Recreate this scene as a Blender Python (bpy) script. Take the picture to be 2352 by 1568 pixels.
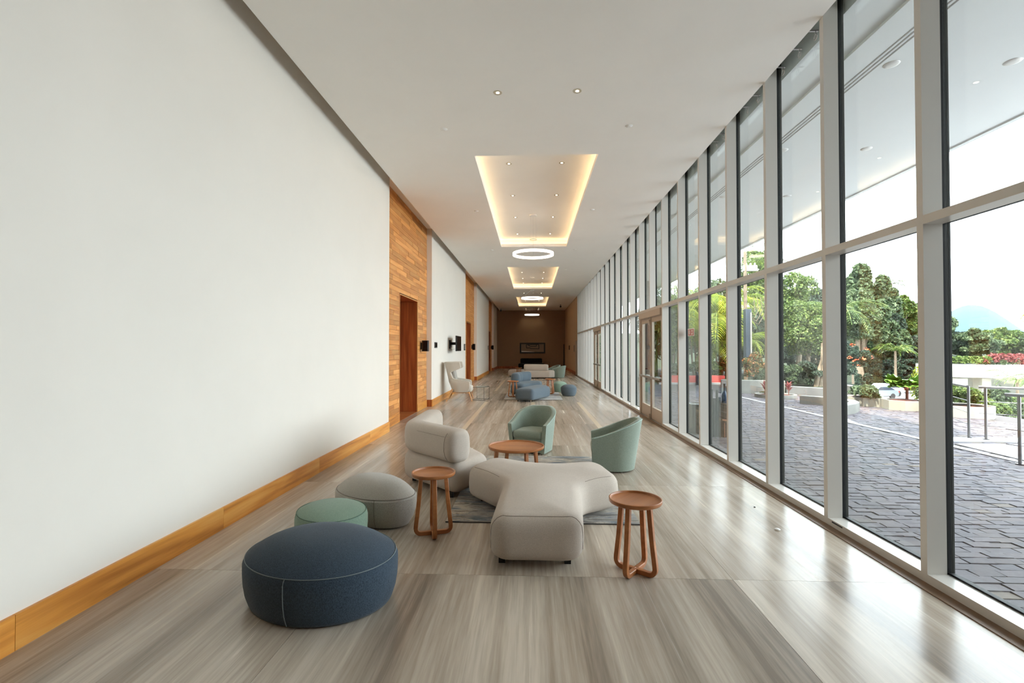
import bpy, bmesh, math, random
import numpy as np
from mathutils import Vector, Matrix
from mathutils.geometry import delaunay_2d_cdt

for o in list(bpy.data.objects):
    bpy.data.objects.remove(o, do_unlink=True)
SC = bpy.context.scene
COL = SC.collection
PI = math.pi
R = math.radians

# ------------------------------------------------------------------ camera, sky, sun, exposure
cam_d = bpy.data.cameras.new('camera')
cam = bpy.data.objects.new('camera', cam_d)
COL.objects.link(cam)
cam.location = (0, 0, 1.6)
cam.rotation_euler = (R(90.85), 0, R(2.3))
cam_d.sensor_fit = 'HORIZONTAL'
cam_d.sensor_width = 36.0
cam_d.lens = 36.0 * 1100.0 / 2352.0
cam_d.clip_start = 0.05
cam_d.clip_end = 2000
SC.camera = cam

world = bpy.data.worlds.new('overcast_sky')
SC.world = world
world.use_nodes = True
wn = world.node_tree.nodes
bg = wn['Background']
bg.inputs['Color'].default_value = (0.83, 0.925, 1.0, 1)
bg.inputs['Strength'].default_value = 4.0

sun_d = bpy.data.lights.new('sun', 'SUN')
sun_d.energy = 7.0
sun_d.angle = R(3)
sun_d.color = (1.0, 0.93, 0.80)
sun = bpy.data.objects.new('sun', sun_d)
COL.objects.link(sun)
sun.location = (-20, -20, 60)
sun.rotation_euler = Vector((0.30, 0.36, -0.88)).to_track_quat('-Z', 'Y').to_euler()

SC.view_settings.view_transform = 'Standard'
SC.view_settings.look = 'None'
SC.view_settings.gamma = 1.0
SC.view_settings.use_curve_mapping = False
SC.view_settings.exposure = 1.16
SC.cycles.use_denoising = True
SC.cycles.max_bounces = 12
SC.cycles.diffuse_bounces = 7
SC.cycles.glossy_bounces = 4
SC.cycles.transparent_max_bounces = 24
SC.cycles.transmission_bounces = 4
SC.cycles.sample_clamp_indirect = 8.0
SC.cycles.caustics_reflective = False
SC.cycles.caustics_refractive = False

# ------------------------------------------------------------------ materials
def srgb(r, g, b):
    def f(c):
        c /= 255.0
        return c / 12.92 if c <= 0.04045 else ((c + 0.055) / 1.055) ** 2.4
    return (f(r), f(g), f(b), 1.0)

class NT:
    def __init__(s, name):
        s.m = bpy.data.materials.new(name)
        s.m.use_nodes = True
        s.t = s.m.node_tree
        s.n = s.t.nodes
        s.p = s.n['Principled BSDF']
        s.out = s.n['Material Output']
    def add(s, typ, **kw):
        nd = s.n.new(typ)
        for k, v in kw.items():
            if k in nd.inputs.keys() if not hasattr(nd, k) else False:
                nd.inputs[k].default_value = v
            else:
                setattr(nd, k, v)
        return nd
    def link(s, a, b):
        s.t.links.new(a, b)
    def set(s, **kw):
        mp = dict(rough='Roughness', metal='Metallic', spec='Specular IOR Level', col='Base Color',
                  sheen='Sheen Weight', coat='Coat Weight', coatr='Coat Roughness')
        for k, v in kw.items():
            s.p.inputs[mp[k]].default_value = v
        return s
    def ramp(s, fac, stops):
        r = s.n.new('ShaderNodeValToRGB')
        e = r.color_ramp.elements
        while len(e) < len(stops):
            e.new(0.5)
        for el, (pos, col) in zip(e, stops):
            el.position = pos
            el.color = col
        s.link(fac, r.inputs['Fac'])
        return r
    def coords(s, kind='Object', scale=(1, 1, 1), loc=None, rot=(0, 0, 0)):
        tc = s.n.new('ShaderNodeTexCoord')
        mp = s.n.new('ShaderNodeMapping')
        mp.inputs['Scale'].default_value = scale
        mp.inputs['Rotation'].default_value = rot
        s.link(tc.outputs[kind], mp.inputs['Vector'])
        if loc is not None:
            s.link(loc, mp.inputs['Location'])
        return mp.outputs['Vector']
    def noise(s, vec, scale, detail=4, rough=0.55, dist=0.0):
        nz = s.n.new('ShaderNodeTexNoise')
        nz.inputs['Scale'].default_value = scale
        nz.inputs['Detail'].default_value = detail
        nz.inputs['Roughness'].default_value = rough
        nz.inputs['Distortion'].default_value = dist
        s.link(vec, nz.inputs['Vector'])
        return nz.outputs['Fac']
    def math(s, op, a, b=None, c=None):
        m = s.n.new('ShaderNodeMath')
        m.operation = op
        for i, v in enumerate((a, b, c)):
            if v is None: continue
            if isinstance(v, (int, float)): m.inputs[i].default_value = v
            else: s.link(v, m.inputs[i])
        return m.outputs[0]
    def mix(s, fac, a, b, mode='MIX'):
        m = s.n.new('ShaderNodeMix')
        m.data_type = 'RGBA'
        m.blend_type = mode
        ins = (m.inputs[0], m.inputs[6], m.inputs[7])
        for i, v in zip(ins, (fac, a, b)):
            if isinstance(v, (int, float, tuple)): i.default_value = v
            else: s.link(v, i)
        return m.outputs[2]
    def bump(s, h, strength=0.2, dist=0.01):
        b = s.n.new('ShaderNodeBump')
        b.inputs['Strength'].default_value = strength
        b.inputs['Distance'].default_value = dist
        s.link(h, b.inputs['Height'])
        s.link(b.outputs['Normal'], s.p.inputs['Normal'])

def simple(name, col, rough=0.5, metal=0.0, spec=0.5):
    t = NT(name)
    t.set(col=col, rough=rough, metal=metal, spec=spec)
    return t.m

def rand_vec(t, k=37.0):
    oi = t.n.new('ShaderNodeObjectInfo')
    cb = t.n.new('ShaderNodeCombineXYZ')
    a = t.math('MULTIPLY', oi.outputs['Random'], k)
    b = t.math('MULTIPLY', oi.outputs['Random'], k * 2.7)
    t.link(a, cb.inputs[0]); t.link(b, cb.inputs[1]); t.link(a, cb.inputs[2])
    return cb.outputs[0], oi.outputs['Random']

def stone_floor(name):
    t = NT(name)
    loc, rnd = rand_vec(t, 5.0)
    tc = t.n.new('ShaderNodeTexCoord')
    v1 = t.coords('Object', (3.2, 0.10, 1), loc)
    v2 = t.coords('Object', (13, 0.30, 1), loc)
    v3 = t.coords('Object', (52, 2.2, 1), loc)
    n1 = t.noise(v1, 1.0, 5, 0.55, 0.35)
    n2 = t.noise(v2, 1.0, 4, 0.6, 0.2)
    n3 = t.noise(v3, 1.0, 3, 0.6)
    s = t.math('ADD', t.math('ADD', t.math('MULTIPLY', n1, 0.56), t.math('MULTIPLY', n2, 0.26)), t.math('MULTIPLY', n3, 0.18))
    r = t.ramp(s, [(0.36, srgb(134, 120, 105)), (0.45, srgb(164, 150, 134)), (0.53, srgb(184, 171, 155)), (0.62, srgb(204, 192, 176))])
    fine = t.ramp(n3, [(0.3, (0.95, 0.95, 0.95, 1)), (0.7, (1.02, 1.02, 1.02, 1))])
    c = t.mix(1.0, r.outputs[0], fine.outputs[0], 'MULTIPLY')
    rv = t.n.new('ShaderNodeMapRange')
    rv.inputs[3].default_value = 0.93; rv.inputs[4].default_value = 1.05
    t.link(rnd, rv.inputs[0])
    c = t.mix(1.0, c, rv.outputs[0], 'MULTIPLY')
    t.link(c, t.p.inputs['Base Color'])
    rr = t.n.new('ShaderNodeMapRange')
    rr.inputs[1].default_value = 0.3; rr.inputs[2].default_value = 0.7
    rr.inputs[3].default_value = 0.2; rr.inputs[4].default_value = 0.28
    t.link(n2, rr.inputs[0])
    t.link(rr.outputs[0], t.p.inputs['Roughness'])
    t.set(spec=0.45)
    return t.m

def wood(name, dark, mid, light, axis=1, rough=0.45, vary=0.25, freq=1.0, knots=False, rnd_col=True):
    """grain runs along the given object axis; each object gets its own shade and offset"""
    t = NT(name)
    loc, rnd = rand_vec(t, 11.0)
    sc = [26 * freq] * 3; sc[axis] = 1.3 * freq
    sc2 = [7 * freq] * 3; sc2[axis] = 0.7 * freq
    v1 = t.coords('Object', tuple(sc), loc)
    v2 = t.coords('Object', tuple(sc2), loc)
    n1 = t.noise(v1, 1.0, 5, 0.6, 0.6)
    n2 = t.noise(v2, 1.0, 3, 0.5, 1.4)
    s = t.math('ADD', t.math('MULTIPLY', n1, 0.45), t.math('MULTIPLY', n2, 0.55))
    r = t.ramp(s, [(0.33, dark), (0.5, mid), (0.66, light)])
    c = r.outputs[0]
    if rnd_col:
        rv = t.n.new('ShaderNodeMapRange')
        rv.inputs[3].default_value = 1.0 - vary; rv.inputs[4].default_value = 1.0 + vary * 0.6
        t.link(rnd, rv.inputs[0])
        c = t.mix(1.0, c, rv.outputs[0], 'MULTIPLY')
    t.link(c, t.p.inputs['Base Color'])
    t.set(rough=rough)
    t.bump(n1, 0.06, 0.003)
    return t.m

def fabric(name, dark, light, scale=260, sheen=0.12, streak=False):
    t = NT(name)
    v = t.coords('Object', (1, 1, 0.35) if streak else (1, 1, 1))
    n1 = t.noise(v, scale, 2, 0.7)
    n2 = t.noise(v, 3.5, 3, 0.5)
    s = t.math('ADD', t.math('MULTIPLY', n1, 0.92), t.math('MULTIPLY', n2, 0.08))
    r = t.ramp(s, [(0.36, dark), (0.62, light)])
    t.link(r.outputs[0], t.p.inputs['Base Color'])
    t.set(rough=0.92, sheen=sheen, spec=0.15)
    t.bump(n1, 0.25, 0.003)
    return t.m

def foliage_mat(name, dark, mid, light, trans=0.35):
    t = NT(name)
    g = t.n.new('ShaderNodeNewGeometry')
    r = t.ramp(g.outputs['Random Per Island'], [(0.0, dark), (0.5, mid), (1.0, light)])
    v = t.coords('Object', (1, 1, 1))
    nz = t.noise(v, 0.9, 2, 0.5)
    var = t.ramp(nz, [(0.35, (0.75, 0.78, 0.75, 1)), (0.65, (1.12, 1.1, 1.0, 1))])
    c = t.mix(1.0, r.outputs[0], var.outputs[0], 'MULTIPLY')
    t.link(c, t.p.inputs['Base Color'])
    t.set(rough=0.55, spec=0.35)
    tr = t.n.new('ShaderNodeBsdfTranslucent')
    t.link(c, tr.inputs['Color'])
    mx = t.n.new('ShaderNodeMixShader')
    mx.inputs[0].default_value = trans
    t.link(t.p.outputs[0], mx.inputs[1]); t.link(tr.outputs[0], mx.inputs[2])
    t.link(mx.outputs[0], t.out.inputs['Surface'])
    return t.m

def glass_mat(name, tint=(0.965, 0.982, 0.975, 1), ior=1.5):
    t = NT(name)
    t.n.remove(t.p)
    tr = t.n.new('ShaderNodeBsdfTransparent'); tr.inputs['Color'].default_value = tint
    gl = t.n.new('ShaderNodeBsdfGlossy'); gl.inputs['Roughness'].default_value = 0.0
    gl.inputs['Color'].default_value = (0.92, 0.97, 0.94, 1)
    fr = t.n.new('ShaderNodeFresnel')
    g = t.n.new('ShaderNodeNewGeometry')
    # the far side of the sheet sees the inverse index, so both faces reflect alike
    t.link(t.math('MULTIPLY_ADD', g.outputs['Backfacing'], 1.0 / ior - ior, ior), fr.inputs['IOR'])
    mx = t.n.new('ShaderNodeMixShader')
    t.link(fr.outputs[0], mx.inputs[0]); t.link(tr.outputs[0], mx.inputs[1]); t.link(gl.outputs[0], mx.inputs[2])
    t.link(mx.outputs[0], t.out.inputs['Surface'])
    return t.m

def emit(name, col, strength):
    t = NT(name)
    t.n.remove(t.p)
    e = t.n.new('ShaderNodeEmission')
    e.inputs['Color'].default_value = col
    e.inputs['Strength'].default_value = strength
    t.link(e.outputs[0], t.out.inputs['Surface'])
    return t.m

def plaster(name, col, var=0.03, rough=0.75):
    t = NT(name)
    v = t.coords('Object')
    n = t.noise(v, 1.2, 4, 0.6)
    a = tuple(c * (1 - var) for c in col[:3]) + (1,)
    b = tuple(min(1, c * (1 + var)) for c in col[:3]) + (1,)
    r = t.ramp(n, [(0.35, a), (0.65, b)])
    t.link(r.outputs[0], t.p.inputs['Base Color'])
    t.set(rough=rough, spec=0.3)
    n2 = t.noise(v, 160, 2)
    t.bump(n2, 0.04, 0.002)
    return t.m

def concrete(name, a, b, scale=1.5, rough=0.85):
    t = NT(name)
    v = t.coords('Object')
    n = t.noise(v, scale, 6, 0.65)
    r = t.ramp(n, [(0.3, a), (0.7, b)])
    t.link(r.outputs[0], t.p.inputs['Base Color'])
    t.set(rough=rough, spec=0.25)
    n2 = t.noise(v, 60, 3)
    t.bump(n2, 0.15, 0.004)
    return t.m

def paver_mat(name):
    t = NT(name)
    loc, rnd = rand_vec(t, 23.0)
    g = t.n.new('ShaderNodeNewGeometry')
    s = t.math('FRACT', t.math('ADD', rnd, g.outputs['Random Per Island']))
    r = t.ramp(s, [(0.0, srgb(74, 69, 74)), (0.25, srgb(90, 84, 90)), (0.5, srgb(98, 91, 96)), (0.75, srgb(92, 82, 82)), (0.93, srgb(82, 78, 86)), (0.985, srgb(106, 92, 78))])
    v = t.coords('Object', (1, 1, 1), loc)
    n = t.noise(v, 22, 5, 0.7)
    var = t.ramp(n, [(0.3, (0.8, 0.8, 0.82, 1)), (0.7, (1.1, 1.1, 1.1, 1))])
    c = t.mix(1.0, r.outputs[0], var.outputs[0], 'MULTIPLY')
    t.link(c, t.p.inputs['Base Color'])
    t.set(rough=0.7, spec=0.35)
    t.bump(n, 0.35, 0.006)
    return t.m

def rug_mat(name):
    t = NT(name)
    v = t.coords('Object', (1.3, 6, 1))
    v2 = t.coords('Object', (1.2, 2.5, 1))
    n1 = t.noise(v, 1.6, 6, 0.7, 0.8)
    n2 = t.noise(v2, 1.0, 3, 0.5, 0.5)
    a = t.ramp(n1, [(0.34, srgb(50, 56, 64)), (0.42, srgb(92, 104, 114)), (0.47, srgb(156, 150, 140)), (0.52, srgb(186, 174, 156)), (0.57, srgb(126, 112, 96)), (0.66, srgb(66, 62, 60))])
    b = t.ramp(n2, [(0.4, (0.6, 0.62, 0.66, 1)), (0.6, (1.1, 1.08, 1.04, 1))])
    c = t.mix(1.0, a.outputs[0], b.outputs[0], 'MULTIPLY')
    t.link(c, t.p.inputs['Base Color'])
    t.set(rough=0.95, sheen=0.3, spec=0.1)
    f = t.noise(t.coords('Object'), 220, 2)
    t.bump(f, 0.6, 0.006)
    return t.m

M = {}
M['wall'] = plaster('white_wall_paint', srgb(232, 225, 215), 0.012)
M['ceiling'] = plaster('ceiling_paint', srgb(244, 241, 236), 0.012)
M['brown_wall'] = plaster('brown_wall_paint', srgb(150, 124, 98), 0.03)
M['lit_brown_wall'] = plaster('lit_brown_wall_paint', srgb(196, 166, 136), 0.03)  # brown wall paint lightened so the right end wall looks lit
M['leaf_fan'] = simple('fan_palm_leaf', srgb(104, 146, 56), 0.5)
M['binsteel'] = simple('bin_steel', (0.3, 0.3, 0.29, 1), 0.22, 1.0)
M['floor'] = stone_floor('veined_travertine')
M['strip'] = simple('beige_stone_inlay', srgb(214, 194, 166), 0.25)
M['joint'] = simple('dark_joint', srgb(96, 86, 76), 0.8)
M['plank'] = wood('teak_planks', srgb(196, 124, 60), srgb(216, 148, 80), srgb(230, 170, 102), 1, 0.5, 0.26, 0.8)
M['board'] = wood('baseboard_teak', srgb(176, 106, 40), srgb(222, 150, 66), srgb(238, 180, 98), 1, 0.35, 0.15, 0.6)
M['redwood'] = wood('door_redwood', srgb(124, 58, 26), srgb(166, 86, 42), srgb(192, 112, 60), 2, 0.4, 0.22, 0.6)
M['backing'] = simple('dark_backing', srgb(70, 38, 18), 0.8)
M['edgewood'] = simple('pale_wood_edge', srgb(214, 160, 96), 0.5)
M['stool'] = wood('stool_oak', srgb(146, 88, 46), srgb(166, 104, 58), srgb(182, 120, 72), 0, 0.36, 0.05, 0.8)
M['oak'] = wood('pale_oak', srgb(186, 128, 78), srgb(214, 160, 108), srgb(230, 184, 136), 2, 0.45, 0.05, 1.0)
M['beige'] = fabric('beige_wool', srgb(166, 154, 142), srgb(206, 194, 181), 420)
M['beige2'] = fabric('pouf_beige_weave', srgb(146, 141, 132), srgb(178, 172, 162), 300, 0.25, True)
M['blue'] = fabric('blue_weave', srgb(40, 50, 61), srgb(70, 83, 96), 300, 0.12, True)
M['blue2'] = fabric('blue_grey_wool', srgb(74, 84, 91), srgb(100, 111, 119), 380)
M['green'] = fabric('sage_weave', srgb(112, 134, 118), srgb(140, 160, 142), 300, 0.15, True)
M['tub'] = fabric('sage_tub_cloth', srgb(122, 134, 121), srgb(148, 158, 145), 300, 0.2, True)
M['cream'] = fabric('wing_chair_cloth', srgb(188, 180, 168), srgb(214, 206, 194), 300)
M['welt'] = fabric('pale_welt', srgb(160, 184, 176), srgb(190, 210, 202), 300)
M['seam'] = simple('seam_thread', srgb(142, 130, 118), 0.9)
M['greenseam'] = simple('green_seam_thread', srgb(92, 114, 100), 0.9)
M['beigeseam'] = simple('beige_seam_thread', srgb(124, 117, 108), 0.9)
M['blueseam'] = simple('blue_seam_thread', srgb(118, 128, 130), 0.9)
M['rug'] = rug_mat('abstract_rug')
M['rugedge'] = simple('rug_binding', srgb(84, 82, 80), 0.95)
M['black'] = simple('black_plastic', (0.012, 0.012, 0.013, 1), 0.45)
M['screen'] = simple('dark_screen', (0.01, 0.009, 0.009, 1), 0.15)
M['blackmetal'] = simple('black_metal', (0.02, 0.02, 0.022, 1), 0.35, 0.8)
M['darkfab'] = fabric('charcoal_cloth', srgb(18, 20, 24), srgb(36, 38, 44), 300)
M['frame'] = simple('powder_coated_frame', srgb(208, 203, 195), 0.3, 0, 0.7)
M['doorframe'] = simple('door_frame_paint', srgb(188, 174, 158), 0.4)
M['gasket'] = simple('black_gasket', (0.008, 0.009, 0.009, 1), 0.6, 0, 0.3)
M['bronze'] = simple('bronze_strip', srgb(118, 92, 68), 0.5)
M['glass'] = glass_mat('window_glass')
M['tableglass'] = glass_mat('table_glass', (0.86, 0.88, 0.87, 1), 1.45)
M['white'] = simple('white_enamel', srgb(236, 234, 230), 0.4)
M['soffit'] = plaster('soffit_paint', srgb(244, 247, 246), 0.01)
M['chrome'] = simple('brushed_steel', (0.56, 0.55, 0.53, 1), 0.28, 1.0)
M['railsteel'] = simple('rail_steel', (0.26, 0.25, 0.25, 1), 0.35, 1.0)
M['wing'] = concrete('sky_block_render', srgb(124, 116, 108), srgb(138, 130, 120), 1.0)  # surface of the unseen sky-blocking mass
M['paver'] = paver_mat('cobble_paver')
M['sand'] = concrete('jointing_sand', srgb(58, 54, 56), srgb(84, 78, 78), 12)
M['kerb'] = concrete('white_kerb', srgb(149, 149, 150), srgb(166, 166, 167), 6)
M['concrete'] = concrete('weathered_concrete', srgb(117, 116, 111), srgb(142, 140, 133), 1.6)
M['greyconc'] = concrete('grey_concrete', srgb(94, 95, 97), srgb(122, 122, 122), 1.4)
M['cream_conc'] = concrete('cream_render', srgb(155, 152, 140), srgb(167, 165, 153), 2)
M['palepave'] = concrete('pale_paving', srgb(160, 159, 159), srgb(180, 179, 177), 3)
M['road'] = concrete('pale_road', srgb(145, 145, 146), srgb(165, 165, 165), 0.4)
M['soil'] = concrete('bark_mulch', srgb(66, 40, 36), srgb(104, 66, 56), 30)
M['red'] = simple('red_planter_paint', srgb(176, 62, 56), 0.45)
M['trunk'] = concrete('bark', srgb(92, 77, 62), srgb(141, 126, 107), 9)
M['palmtrunk'] = concrete('palm_bark', srgb(96, 52, 44), srgb(140, 92, 76), 14)
M['ledge'] = concrete('stacked_ledge_stone', srgb(87, 75, 67), srgb(131, 115, 102), 7)
M['leaf_bright'] = foliage_mat('bright_leaves', srgb(44, 65, 26), srgb(76, 100, 44), srgb(132, 145, 81))
M['leaf_mid'] = foliage_mat('mid_leaves', srgb(41, 57, 41), srgb(72, 91, 62), srgb(118, 132, 98))
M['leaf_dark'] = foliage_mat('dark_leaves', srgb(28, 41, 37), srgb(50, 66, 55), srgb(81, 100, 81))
M['leaf_yellow'] = foliage_mat('yellow_green_leaves', srgb(83, 106, 25), srgb(124, 141, 31), srgb(167, 169, 66), 0.45)
M['leaf_red'] = foliage_mat('red_leaves', srgb(78, 28, 33), srgb(128, 53, 55), srgb(161, 88, 85))
M['leaf_croton'] = foliage_mat('croton_leaves', srgb(40, 58, 30), srgb(84, 92, 38), srgb(176, 96, 48))
M['flower'] = simple('orange_flower', srgb(232, 96, 54), 0.6)
M['hill'] = concrete('haze_blue_hill', (0.036, 0.072, 0.108, 1), (0.044, 0.082, 0.118, 1), 0.02)  # aerial haze is put into the blue base colour
M['grass'] = concrete('bank_soil_and_undergrowth', srgb(22, 30, 18), srgb(44, 54, 30), 1.0)
M['carsilver'] = simple('silver_car_paint', srgb(150, 160, 166), 0.25, 0.6)
M['carwhite'] = simple('white_car_paint', srgb(232, 234, 236), 0.25)
M['carglass'] = simple('car_glass', (0.03, 0.04, 0.06, 1), 0.08)
M['taillight'] = simple('red_lens', srgb(200, 40, 36), 0.3)
M['tyre'] = simple('tyre_rubber', (0.02, 0.02, 0.02, 1), 0.8)
M['greyslat'] = wood('grey_slats', srgb(56, 58, 57), srgb(74, 76, 74), srgb(90, 90, 87), 2, 0.7, 0.15)
M['wicker'] = concrete('brown_wicker', srgb(40, 30, 26), srgb(66, 50, 42), 60)
M['bottle'] = simple('blue_glazed_bottle', srgb(26, 46, 78), 0.25)
M['terracotta'] = simple('tan_edge_strip', srgb(176, 120, 92), 0.6)
M['led'] = emit('warm_cove_led', (1.0, 0.70, 0.38, 1), 7.5)
M['ring'] = emit('ring_lamp_diffuser', (1.0, 0.88, 0.72, 1), 1.9)
M['spot'] = emit('downlight_lens', (1.0, 0.86, 0.66, 1), 6.0)
M['trimring'] = simple('downlight_trim', srgb(196, 186, 166), 0.5)
M['greyplate'] = simple('grey_plate', srgb(150, 146, 140), 0.5)
M['exitred'] = simple('red_sign_print', srgb(214, 92, 84), 0.5)
M['signwhite'] = simple('white_sign_print', srgb(248, 236, 224), 0.5)
M['mat_card'] = simple('picture_card', srgb(132, 116, 98), 0.5)
M['bluebox'] = simple('utility_box_paint', srgb(44, 54, 66), 0.5)

# ------------------------------------------------------------------ mesh helpers
class MB:
    def __init__(s):
        s.v = []; s.f = []
    def add(s, v, f):
        b = len(s.v)
        s.v.extend(tuple(map(float, p)) for p in v)
        s.f.extend(tuple(i + b for i in q) for q in f)
        return s
    def box(s, x0, x1, y0, y1, z0, z1):
        v = [(x0, y0, z0), (x1, y0, z0), (x1, y1, z0), (x0, y1, z0), (x0, y0, z1), (x1, y0, z1), (x1, y1, z1), (x0, y1, z1)]
        return s.add(v, [(0, 3, 2, 1), (4, 5, 6, 7), (0, 1, 5, 4), (1, 2, 6, 5), (2, 3, 7, 6), (3, 0, 4, 7)])
    def obox(s, c, ax, ay, hx, hy, z0, z1):
        """box turned in plan: centre c, unit axes ax, ay"""
        v = []
        for z in (z0, z1):
            for sx, sy in ((-1, -1), (1, -1), (1, 1), (-1, 1)):
                v.append((c[0] + ax[0] * hx * sx + ay[0] * hy * sy, c[1] + ax[1] * hx * sx + ay[1] * hy * sy, z))
        return s.add(v, [(0, 3, 2, 1), (4, 5, 6, 7), (0, 1, 5, 4), (1, 2, 6, 5), (2, 3, 7, 6), (3, 0, 4, 7)])
    def prism(s, outline, z0, z1):
        n = len(outline)
        v = [(p[0], p[1], z0) for p in outline] + [(p[0], p[1], z1) for p in outline]
        f = [tuple(range(n - 1, -1, -1)), tuple(range(n, 2 * n))]
        f += [(i, (i + 1) % n, n + (i + 1) % n, n + i) for i in range(n)]
        return s.add(v, f)
    def extrude(s, pts3, d):
        n = len(pts3)
        v = [tuple(p) for p in pts3] + [(p[0] + d[0], p[1] + d[1], p[2] + d[2]) for p in pts3]
        f = [tuple(range(n - 1, -1, -1)), tuple(range(n, 2 * n))]
        f += [(i, (i + 1) % n, n + (i + 1) % n, n + i) for i in range(n)]
        return s.add(v, f)
    def tube(s, path, r, n=8, closed=False):
        P = [Vector(p) for p in path]; m = len(P)
        rs = r if isinstance(r, (list, tuple)) else [r] * m
        v = []; up = Vector((0.13, 0.21, 0.97)).normalized()
        for i, p in enumerate(P):
            if closed: t = P[(i + 1) % m] - P[i - 1]
            else: t = P[min(i + 1, m - 1)] - P[max(i - 1, 0)]
            t = t.normalized() if t.length > 1e-9 else Vector((0, 0, 1))
            a = t.cross(up)
            if a.length < 0.15: a = t.cross(Vector((1, 0, 0)))
            a.normalize(); b = t.cross(a)
            for k in range(n):
                w = 2 * PI * k / n
                q = p + (a * math.cos(w) + b * math.sin(w)) * rs[i]
                v.append(q)
        f = []
        for i in range(m if closed else m - 1):
            j = (i + 1) % m
            for k in range(n):
                l = (k + 1) % n
                f.append((i * n + k, i * n + l, j * n + l, j * n + k))
        if not closed:
            f.append(tuple(range(n))[::-1]); f.append(tuple((m - 1) * n + k for k in range(n)))
        return s.add(v, f)
    def lathe(s, prof, c=(0, 0, 0), n=32, cap=True):
        m = len(prof); v = []
        for r, z in prof:
            for k in range(n):
                a = 2 * PI * k / n
                v.append((c[0] + r * math.cos(a), c[1] + r * math.sin(a), c[2] + z))
        f = []
        for i in range(m - 1):
            for k in range(n):
                l = (k + 1) % n
                f.append((i * n + k, i * n + l, (i + 1) * n + l, (i + 1) * n + k))
        if cap:
            f.append(tuple(range(n))[::-1]); f.append(tuple((m - 1) * n + k for k in range(n)))
        return s.add(v, f)
    def bar(s, path, perp, w, t):
        """flat bar along a planar path; perp is the unit vector out of the plane, w in-plane width, t thickness"""
        P = [Vector(p) for p in path]; m = len(P); perp = Vector(perp).normalized(); v = []
        ws = w if isinstance(w, (list, tuple)) else [w] * m
        for i, p in enumerate(P):
            tg = (P[min(i + 1, m - 1)] - P[max(i - 1, 0)]).normalized()
            nn = tg.cross(perp).normalized()
            for a, b in ((-1, -1), (1, -1), (1, 1), (-1, 1)):
                v.append(p + nn * (a * ws[i] / 2) + perp * (b * t / 2))
        f = []
        for i in range(m - 1):
            for k in range(4):
                l = (k + 1) % 4
                f.append((i * 4 + k, i * 4 + l, (i + 1) * 4 + l, (i + 1) * 4 + k))
        f.append((3, 2, 1, 0)); f.append(tuple((m - 1) * 4 + k for k in range(4)))
        return s.add(v, f)
    def grid(s, rows, close_u=False):
        """rows: list of equally long point lists"""
        n = len(rows[0]); v = [p for r in rows for p in r]; f = []
        for i in range(len(rows) - 1):
            for k in range(n if close_u else n - 1):
                l = (k + 1) % n
                f.append((i * n + k, i * n + l, (i + 1) * n + l, (i + 1) * n + k))
        return s.add(v, f)
    def mesh(s, name, mat, smooth=False, angle=40):
        me = bpy.data.meshes.new(name)
        me.from_pydata(s.v, [], s.f)
        if mat is not None: me.materials.append(M[mat] if isinstance(mat, str) else mat)
        if smooth:
            me.polygons.foreach_set('use_smooth', [True] * len(me.polygons))
            me.set_sharp_from_angle(angle=R(angle))
        me.update()
        return me
    def build(s, name, mat, parent=None, smooth=False, angle=40, bevel=0.0, world=False, seg=2, fix=True):
        if world and parent is not None:
            L = parent.location
            s.v = [(p[0] - L.x, p[1] - L.y, p[2] - L.z) for p in s.v]
        me = s.mesh(name, mat, smooth or bevel > 0, angle)
        if fix and (smooth or bevel > 0):
            bm = bmesh.new(); bm.from_mesh(me)
            bmesh.ops.recalc_face_normals(bm, faces=bm.faces)
            bm.to_mesh(me); bm.free()
        o = bpy.data.objects.new(name, me)
        COL.objects.link(o)
        if parent is not None: o.parent = parent
        if bevel > 0:
            md = o.modifiers.new('bevel', 'BEVEL'); md.width = bevel; md.segments = seg; md.limit_method = 'ANGLE'; md.angle_limit = R(40)
        return o

def tag(o, label=None, cat=None, group=None, kind=None):
    if label: o['label'] = label
    if cat: o['category'] = cat
    if group: o['group'] = group
    if kind: o['kind'] = kind
    return o

def thing(name, label, cat, loc=(0, 0, 0), rotz=0.0, group=None):
    o = bpy.data.objects.new(name, None)
    o.empty_display_size = 0.1
    COL.objects.link(o)
    o.location = loc; o.rotation_euler = (0, 0, rotz)
    return tag(o, label, cat, group)

def struct(name, mb=None, mat=None, **kw):
    if mb is None:
        o = bpy.data.objects.new(name, None); COL.objects.link(o); o.empty_display_size = 0.1
    else:
        o = mb.build(name, mat, **kw)
    o['kind'] = 'structure'
    return o

def part(me, name, parent, loc=(0, 0, 0), rot=(0, 0, 0), scale=(1, 1, 1)):
    o = bpy.data.objects.new(name, me); COL.objects.link(o); o.parent = parent
    o.location = loc; o.rotation_euler = rot; o.scale = scale
    return o

def dup(root, loc=None, rotz=None, label=None, group=None, scale=None):
    def rec(o, par):
        c = o.copy(); COL.objects.link(c)
        if par is not None:
            c.parent = par; c.matrix_parent_inverse = o.matrix_parent_inverse
        for ch in list(kids.get(o, ())): rec(ch, c)
        return c
    kids = {}
    for o in COL.objects:
        if o.parent: kids.setdefault(o.parent, []).append(o)
    r = rec(root, None)
    if loc is not None: r.location = loc
    if rotz is not None: r.rotation_euler[2] = rotz
    if scale is not None: r.scale = scale
    if label: r['label'] = label
    if group: r['group'] = group
    return r

def B(*a): return MB().box(*a)

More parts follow.
